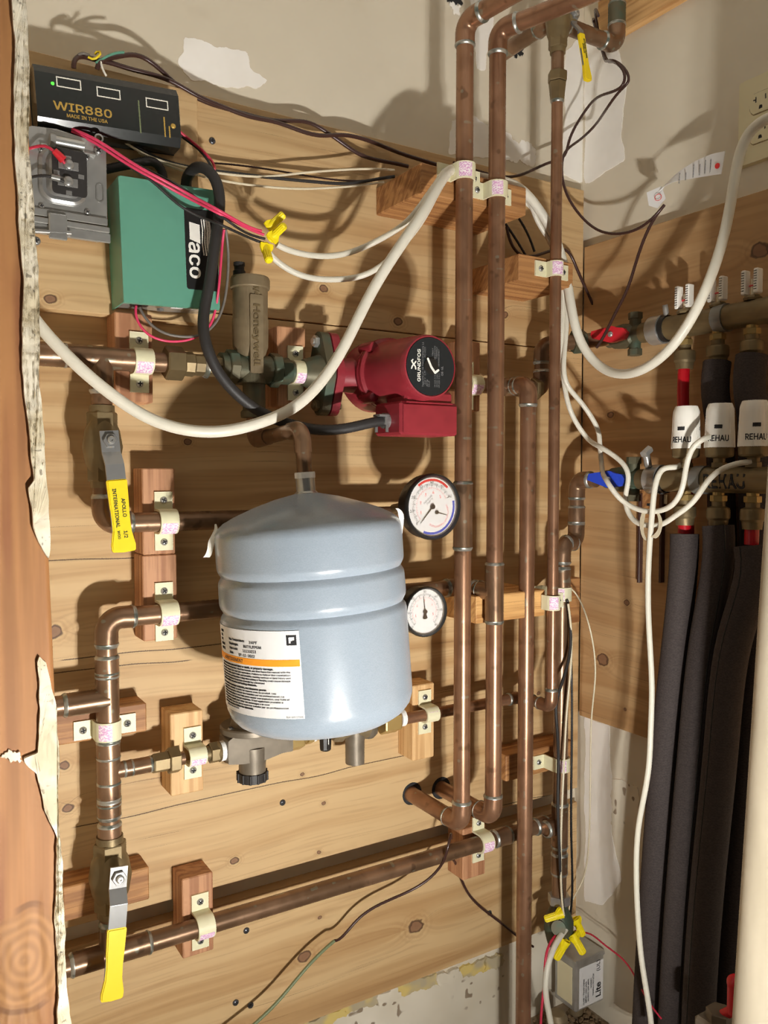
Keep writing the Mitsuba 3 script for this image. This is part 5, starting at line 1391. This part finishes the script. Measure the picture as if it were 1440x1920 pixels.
ku = thing('manifold', 'upper brass manifold with a red lever and three clear flow meters', 'manifold')
bar(ku, zU, yS(1246), yS(1520))
inlet(ku, zU, None, 'mat_red', 'red lever')
XM = XL
kl_ = thing('manifold', 'lower brass manifold with a blue lever and cast lettering', 'manifold')
bar(kl_, zL, yS(1246), yS(1520))
inlet(kl_, zL, None, 'mat_blue', 'blue lever')
part(kl_, 'lettering', wrap_bar(text('REHAU', .0175, [0, 0, 0], X, Z, .0012, True, True, .060), (yS(1330) + yS(1418)) / 2, zL, .0163, .10), 'mat_ink', 'dark cast lettering', False)
part(kl_, 'vent', [rod([XM - .012, yS(1228), zL + .018], [XM - .018, yS(1228), zL + .038], .005, 16), rod([XM - .022, yS(1228), zL + .034], [XM - .01, yS(1228), zL + .042], .006, 6)], 'mat_zinc', 'small bleed screw', 25)
part(ku, 'vent', [rod([XU - .004, R(1250, 800, DMU)[1], zU + .018], [XU - .008, R(1250, 800, DMU)[1], zU + .032], .004, 16)], 'mat_zinc', 'small bleed screw', 25)
which = ('nearest the corner', 'in the middle of the row', 'at the right edge')
for i, y in enumerate(ports):
    XM, yl, y = XU, y, portsU[i]
    fitting(ku, y, zU, 0)
    XM = XL
    fitting(kl_, yl, zL, 0)
    XM = XU
    c = thing('flow_meter', f'clear flow meter with white scales on the upper manifold, {which[i]}', 'flow meter', 'flow meters on the upper manifold')
    part(c, 'base', put(lathe([(0, 0), (.011, 0), (.012, .003), (.009, .006), (0, .006)], 8), [XM, y, zU + .0155], Z), 'mat_brass_dull', None, 20)
    part(c, 'tube', put(lathe([(0, .005), (.0058, .005), (.0058, .028), (.004, .030), (0, .030)], 20), [XM, y, zU + .0155], Z), 'mat_ptfe_clear' if False else 'mat_clear', 'clear tube')
    part(c, 'spring', put(lathe([(0, .006), (.0026, .006), (.0026, .027), (0, .027)], 12), [XM, y, zU + .0155], Z), 'mat_cable_cream')
    part(c, 'indicator', put(lathe([(0, .0175), (.0048, .0175), (.0048, .0192), (0, .0192)], 16), [XM, y, zU + .0155], Z), 'mat_red', 'red indicator disc')
    for q, sy in ((-1, .0088), (1, -.0088)):
        sc = part(c, 'scale', cbox([XM - .003, y + sy, zU + .0385], .012, .0065, .031, .0012), 'mat_white', 'white printed scale')
        part(sc, 'print', cat([cbox([XM - .0092, y + sy, zU + .028 + j * .0032], .0004, .0042, .0009, .0001) for j in range(8)]), 'mat_ink', None, False)
    XM, y = XL, yl
    a = thing('actuator', f'white ribbed actuator cap on the lower manifold, {which[i]}', 'actuator', 'actuators on the lower manifold')
    zb = zL + .0155
    part(a, 'collar', [put(lathe([(0, 0), (.0075, 0), (.0075, .012), (.016, .014), (.0175, .016), (.0175, .026), (0, .026)], 32), [XM, y, zb], Z), put(hexprism(.0095, .007), [XM, y, zb], Z)], 'mat_brass_dull', 'brass collar', 25)
    RIB = so.unary_union([sg.Point(0, 0).buffer(.0182, 32)] + [sg.Point(.0182 * math.cos(t), .0182 * math.sin(t)).buffer(.0007) for t in np.radians(np.arange(0, 360, 7.5)) if not (130 < math.degrees(t) < 262)])
    pm = prism(RIB, .056)
    pm = pm.subdivide_to_size(.012, 8)
    v = np.asarray(pm.vertices)
    f = 1 - .13 * (v[:, 2] / .056) - .12 * np.clip((v[:, 2] - .051) / .005, 0, 1) ** 2
    pm.vertices = np.c_[v[:, 0] * f, v[:, 1] * f, v[:, 2]]
    part(a, 'cap', put(pm, [XM, y, zb + .026], Z), 'mat_white', None, 25)

    def on_cap(m, hz, ang, a=a):
        m = m.copy()
        v = np.asarray(m.vertices)
        rr = .0183 * (1 - .13 * hz / .056) + v[:, 2]
        t = ang + v[:, 0] / .0183
        m.vertices = np.c_[XM + rr * np.cos(t), y + rr * np.sin(t), zb + .026 + hz + v[:, 1]]
        return m
    ang = math.radians(196 + 14 * i)
    part(a, 'lettering', on_cap(text('REHAU', .0072, [0, 0, 0], X, Z, .0004, True, True, .027), .0115, ang), 'mat_ink', 'black lettering', False)
    part(a, 'window', on_cap(prism(sg.box(-.005, -.0024, .005, .0024), .0004).subdivide_to_size(.002, 8), .026, ang), 'mat_ink', 'black window', False)
    part(a, 'window', on_cap(prism(sg.box(-.005, -.0024, .005, .0024), .0004).subdivide_to_size(.002, 8), .026, ang + 1.9), 'mat_ink', 'black window', False)

# bare red tubes and foam-covered tubes
FR = .0185


def foam(label, pts, r=FR, seam=None):
    k = thing('foam_pipe', label, 'insulated pipe', 'foam-covered pipes')
    p = smoothpath([np.asarray(q, float) for q in pts], .02)
    part(k, 'sleeve', tube(p, r, 28), 'mat_foam_pipe', None, 60)
    if seam is not None:
        t = np.gradient(p, axis=0)
        t /= np.linalg.norm(t, axis=1, keepdims=True)
        n = np.array([unit(np.cross(np.cross(a, seam), a)) for a in t])
        part(k, 'seam', tube(p + n * (r - .0003), .0009, 6), 'mat_black', 'dark slit seam')
    return k


vw = unit([-.8, -.6, 0])
zUf = zU - .0605
foot = lambda px, py, d=.075: R(px, py, d)
yb = ports
lo = zL - .0605
foam('dark foam-covered pipe below the lower manifold, leftmost of three', [[XM, yb[0], lo - .012], [XM, yb[0] + .001, lo - .06], foot(1268, 1200, .078), foot(1246, 1400, .078), foot(1230, 1600, .08), foot(1219, 1760, .08), foot(1209, 1950, .08)], seam=None)
foam('dark foam-covered pipe below the lower manifold, middle of three', [[XM, yb[1], lo + .002], [XM, yb[1] + .001, lo - .06], foot(1322, 1200, .08), foot(1300, 1400, .082), foot(1282, 1600, .084), foot(1270, 1760, .086), foot(1260, 1950, .086)], .0195, seam=unit([-.5, -.8, 0]))
foam('dark foam-covered pipe below the lower manifold, rightmost of three', [[XM, yb[2], lo - .020], [XM, yb[2] + .001, lo - .07], foot(1377, 1200, .084), foot(1352, 1400, .088), foot(1332, 1600, .092), foot(1318, 1760, .094), foot(1308, 1950, .094)], .021, seam=unit([-.95, .1, 0]))
foam('dark foam-covered pipe from the upper manifold behind the middle actuator', [[XU, portsU[1], zUf + .004], [XU, portsU[1], zUf - .05], [XU + .006, portsU[1], zL + .08], [XC - .033, portsU[1], zL], [XC - .03, portsU[1] - .004, zL - .15], R(1318, 1500, .03), R(1290, 1950, .034)], .0175, seam=unit([-.6, .8, 0]))
foam('dark foam-covered pipe from the upper manifold behind the right actuator', [[XU, portsU[2], zUf + .006], [XU, portsU[2], zUf - .05], [XU + .006, portsU[2], zL + .08], [XC - .034, portsU[2], zL], [XC - .031, portsU[2] - .004, zL - .15], R(1395, 1500, .036), R(1362, 1950, .046)], .0195)
whole('heating_tube', tube(smoothpath([[XU, portsU[0], zUf + .014], [XU, portsU[0], zUf - .06], [XU + .003, portsU[0], zL + .07], [XC - .036, portsU[0], zL], [XC - .03, portsU[0], zL - .1], R(1262, 1400, .022), R(1222, 1950, .026)], .02), .0080, 20), 'mat_red_pipe', 'bare red tube dropping from the upper manifold behind the first actuator', 'heating tube', None, 60)
whole('heating_tube', rod([XM, yb[0], lo + .002], [XM, yb[0] + .0005, lo - .011], .0085, 20), 'mat_red_pipe', 'short bare red stub above the leftmost foam pipe', 'heating tube', None, 60)
whole('heating_tube', rod([XM, yb[2], lo + .002], [XM, yb[2] + .0005, lo - .019], .0085, 20), 'mat_red_pipe', 'short bare red stub above the rightmost foam pipe', 'heating tube', None, 60)

k = thing('mounting_rail', 'narrow rail bracket on the wall under the end of the lower manifold', 'mounting rail')
for px in (1200, 1241):
    q0, q1 = R(px, 925, .018), R(px, 1093, .018)
    part(k, 'rail', cbox([XC - .016, q0[1], (q0[2] + q1[2]) / 2], .008, .0045, q0[2] - q1[2], .0006), 'mat_cable_brown')
q = R(1218, 950, .016)
part(k, 'plate', cbox([XC - .0135, q[1], q[2] + .008], .003, .034, .05, .0006), 'mat_brown_wood')
part(k, 'label', cbox([XC - .0155, R(1246, 936, .0155)[1], R(1246, 936, .0155)[2]], .0008, .010, .014, .0002), 'mat_ivory', 'small pale label')
part(k, 'slot', cbox([XC - .0153, q[1], R(1212, 946, .0155)[2]], .0006, .012, .004, .0002), 'mat_ink')
for z in (zU, zL):
    b = thing('manifold_bracket', 'steel bracket holding the %s manifold bar off the wall' % ('upper' if z == zU else 'lower'), 'bracket')
    part(b, 'strap', put(ring(.0163, .0185, .016, 32), [XU if z == zU else XL, (ports[0] + ports[1]) / 2 + .008, z], -Y), 'mat_dark_zinc', None, 25)
    part(b, 'foot', cbox([XC - (.0145 if z == zU else .033), (ports[0] + ports[1]) / 2, z], .029 if z == zU else .066, .016, .006, .0008), 'mat_dark_zinc')

# ================================================================ outlet, its cord's tag
k = thing('outlet', 'ivory duplex power outlet on the right wall', 'outlet')
oy = R(1384, 240, .003)[1] - .035
oz = R(1416, 224, .004)[2]
prof = sg.box(-.035, -.057, .035, .057).buffer(-.004).buffer(.004)
pl_ = prism(prof, .0048)
v = np.asarray(pl_.vertices)
f = np.where(v[:, 2] > .004, 1, 0)
pl_.vertices = np.c_[v[:, 0] * (1 - .055 * f), v[:, 1] * (1 - .035 * f), v[:, 2]]
part(k, 'plate', put(pl_, [XC, oy, oz], ROUT, -Y), 'mat_ivory', None, 25)
for s in (1, -1):
    g = sg.Point(0, 0).buffer(.0172).intersection(sg.box(-.02, -.0135, .02, .0135))
    o = np.array([XC - .0047, oy, oz + s * .0192])
    rc = part(k, 'socket', put(prism(g.buffer(.0006).difference(g.buffer(-.0002)), .0002), o, ROUT, -Y), 'mat_bronze', 'socket outline', 20)
    part(k, 'socket', put(prism(g.buffer(-.0004), .0016), o, ROUT, -Y), 'mat_ivory', None, 20)
    o2 = o + ROUT * .0016
    ho = so.unary_union([sg.box(-.0078, .0012, -.0062, .0085), sg.box(-.0105, .0040, -.0062, .0056)])
    part(k, 'slots', put(prism(so.unary_union([ho, sg.box(.0060, .0015, .0076, .0080), sg.Point(0, -.0062).buffer(.0024).union(sg.box(-.0024, -.0086, .0024, -.0062))]), .0002), o2, ROUT, -Y), 'mat_ink', 'dark slots', False)
k = thing('cord_tag', 'white printed warning tag on the brown cord beside the outlet', 'tag')
tg = [R(1356, 305, .06), R(1325, 311, .055), R(1290, 322, .05), R(1262, 335, .046), R(1244, 350, .044), R(1233, 366, .046)]
part(k, 'strip', ribbon(tg, np.array([[0.05, -.15, 1.0], [0.05, -.15, 1.0], [.1, -.25, .95], [.1, -.5, .8], [.2, -.7, .6], [.2, -.8, .5]]), [.028, .027, .024, .018, .014, .014], .0005), 'mat_paper', None, 40)
part(k, 'folded_end', prism([(-.016, .004), (0, .018), (.014, .004), (.010, -.012), (-.004, -.012)], .0005, R(1229, 372, .047), unit([-1, -.5, .1]), unit([0, -1, -.4])), 'mat_paper', None, 20)
tn, tq = unit([-1, -.1, -.05]), unit(R(1290, 322, .05) - R(1325, 311, .055))
prt = []
for j, (px, py, n_) in enumerate(((1332, 312, 5), (1322, 313, 5), (1312, 316, 4), (1300, 321, 5), (1286, 326, 3), (1274, 332, 4))):
    prt.append(put(moved(cat([cbox([0, -.007 + q * .0036, 0], .0014, .0028 + .0006 * (q % 2), .0003, .00005) for q in range(n_)]), 0, 0, 0), R(px, py, .0572 if px > 1310 else .0535), tn, -tq))
part(k, 'print', cat(prt), 'mat_ink_grey', 'lines of small print', False)
part(k, 'red_mark', put(prism(sg.Point(0, 0).buffer(.0035), .0003), R(1345, 311, .0605), tn), 'mat_ink_red', 'red oval mark', False)
part(k, 'print', put(ring(.0042, .0050, .0003, 24), R(1234, 370, .0485), unit([-1, -.5, .1])), 'mat_ink_red', 'printed warning circle', False)

# ================================================================ small metal box near the floor
k = thing('junction_transformer', 'small galvanised metal box with a printed label, low in the corner', 'metal box')
jx0, jd = W(1080, 1840, .077)[0], .077
jx1, jz1, jz0 = W(1133, 1840, .077)[0], W(1106, 1793, .077)[2], W(1106, 1889, .077)[2]
jm = (jx0 + jx1) / 2
part(k, 'case', cbox([jm, -.052, (jz0 + jz1) / 2], jx1 - jx0, .050, jz1 - jz0, .003), 'mat_zinc', None, 25)
part(k, 'lid', cbox([jm, -.052, jz1 - .004], jx1 - jx0 + .0015, .0515, .008, .0015), 'mat_zinc', None, 25)
lb = part(k, 'label', cbox([jm + .002, -.0772, (jz0 + jz1) / 2 - .004], (jx1 - jx0) * .84, .0006, (jz1 - jz0) * .78, .0002), 'mat_paper', 'white printed label')
part(k, 'side_label', cbox([jx0 - .0002, -.052, (jz0 + jz1) / 2 - .002], .0006, .034, (jz1 - jz0) * .72, .0002), 'mat_ivory', 'pale side label')
jt = lambda s, h, a, b, bold=False: text(s, h, [jm + a, -.0776, (jz0 + jz1) / 2 + b], Z, OUT, .0003, bold)
part(lb, 'lettering', jt('Lite', .0105, .0175, -.018, True), 'mat_ink', 'large black lettering', False)
part(lb, 'lettering', cat([jt('(UL)', .007, .017, .022), jt('CLASS 2 TRANSFORMER', .0026, -.015, -.012), jt('INPUT: 120V 60Hz', .0028, -.010, -.014, True), jt('OUTPUT: 24V 40VA', .0028, -.005, -.012, True), jt('WARNING', .0024, .001, -.002), jt('THERMALLY PROTECTED', .0022, .006, -.006)]), 'mat_ink', None, False)
part(k, 'nipple', rod([jm - .004, -.05, jz0 + .002], [jm - .004, -.05, jz0 - .022], .011, 20), 'mat_bronze', 'threaded nipple')

# ================================================================ bottom drain fittings in the corner
k = thing('drain_valve', 'old tarnished drain valve low on the corner pipe', 'drain valve')
zd = W(1038, 1740, D10)[2]
part(k, 'body', [put(lathe([(0, -.032), (.014, -.032), (.0175, -.026), (.0225, -.006), (.0225, .010), (.0175, .022), (.0135, .03), (.0135, .04), (0, .04)], 28), [x1060, -D10, zd], Z), rod([x1060, -D10, zd], [x1060 - .02, -D10 - .02, zd + .012], .011, 20)], 'mat_green_bronze', None, 25)
part(k, 'collar', put(hexprism(.0175, .014), [x1060, -D10, zd + .036], Z), 'mat_zinc', None, 20)
k = thing('drain_stub', 'brown capped pipe stub standing on the floor beside the small metal box', 'pipe stub')
ds_ = W(1045, 1870, .085)
part(k, 'pipe', put(lathe([(0, 0), (.014, 0), (.0165, .012), (.0175, .03), (.0165, .055), (.012, .062), (0, .064)], 24), [ds_[0], ds_[1], 0.0]), 'mat_bronze', None, 30)
part(k, 'collar', put(hexprism(.0185, .012), [ds_[0], ds_[1], .004]), 'mat_bronze', None, 20)

# ================================================================ white pipe at the right edge, red lever and steel fitting near the floor
ca, cb_ = R(1502, 1000, .24), R(1436, 1960, .24)
cu = unit(ca - cb_)
c0 = cb_ - cu * (cb_[2] / cu[2])
whole('drain_pipe', rod(c0, c0 + cu * 1.5, .033, 40), 'mat_pvc', 'leaning cream plastic pipe at the right edge', 'pipe', None, 40)
k = thing('floor_valve', 'steel valve with a red lever, low at the right edge', 'valve')
fv = R(1350, 1915, .17)
part(k, 'body', [cbox([fv[0], fv[1], fv[2] - .012], .04, .045, .03, .004), rod([fv[0], fv[1], 0], [fv[0], fv[1], fv[2] - .01], .014, 20), put(hexprism(.016, .016), [fv[0], fv[1], fv[2] - .002])], 'mat_cast_grey', None, 25)
fl = R(1378, 1868, .17)
part(k, 'lever', [rod(fl - Z * .02, fl + Z * .016, .0085, 20), put(trimesh.creation.icosphere(2, .0095), fl + Z * .016), rod(fl - Z * .016, [fv[0], fv[1], fv[2] + .006], .006, 14)], 'mat_red', 'red lever', 30)

# rubble on the floor of the corner
r_ = np.random.default_rng(11)
rub = []
for i in range(260):
    q = Fl(r_.uniform(1000, 1230), r_.uniform(1893, 1935))
    if q[0] > XC - .01 or q[1] > -.01:
        continue
    s = r_.uniform(.0015, .007)
    m = trimesh.creation.icosphere(0, s)
    m.vertices *= r_.uniform(.5, 1.2, 3)
    rub.append(put(m, [q[0], q[1], s * .3], unit(r_.normal(size=3))))
whole('debris', cat(rub), 'mat_debris', 'loose dust and crumbs on the floor in the corner', 'debris', None, False, 'stuff')

# screws in the plywood
for px, py in ((398, 264), (530, 1505), (1057, 1460), (462, 1745), (918, 1712), (442, 1880), (470, 1885)):
    q = W(px, py, .0185)
    s = thing('wood_screw', 'dark screw head in the plywood near %s' % {398: 'the receiver box', 530: 'the regulator, below it', 1057: 'the corner pipe', 462: 'the long bottom pipe, below its middle', 918: 'the drooping brown cable', 442: 'the bottom edge, left one of a pair', 470: 'the bottom edge, right one of a pair'}[px], 'screw')
    part(s, 'head', put(screw_mesh(.0042), q, OUT), 'mat_screw_dark', None, 50)
    part(s, 'cross_slot', [cbox(q + OUT * .002, .005, .0012, .0012, .0002), cbox(q + OUT * .002, .0012, .0012, .005, .0002)], 'mat_ink')
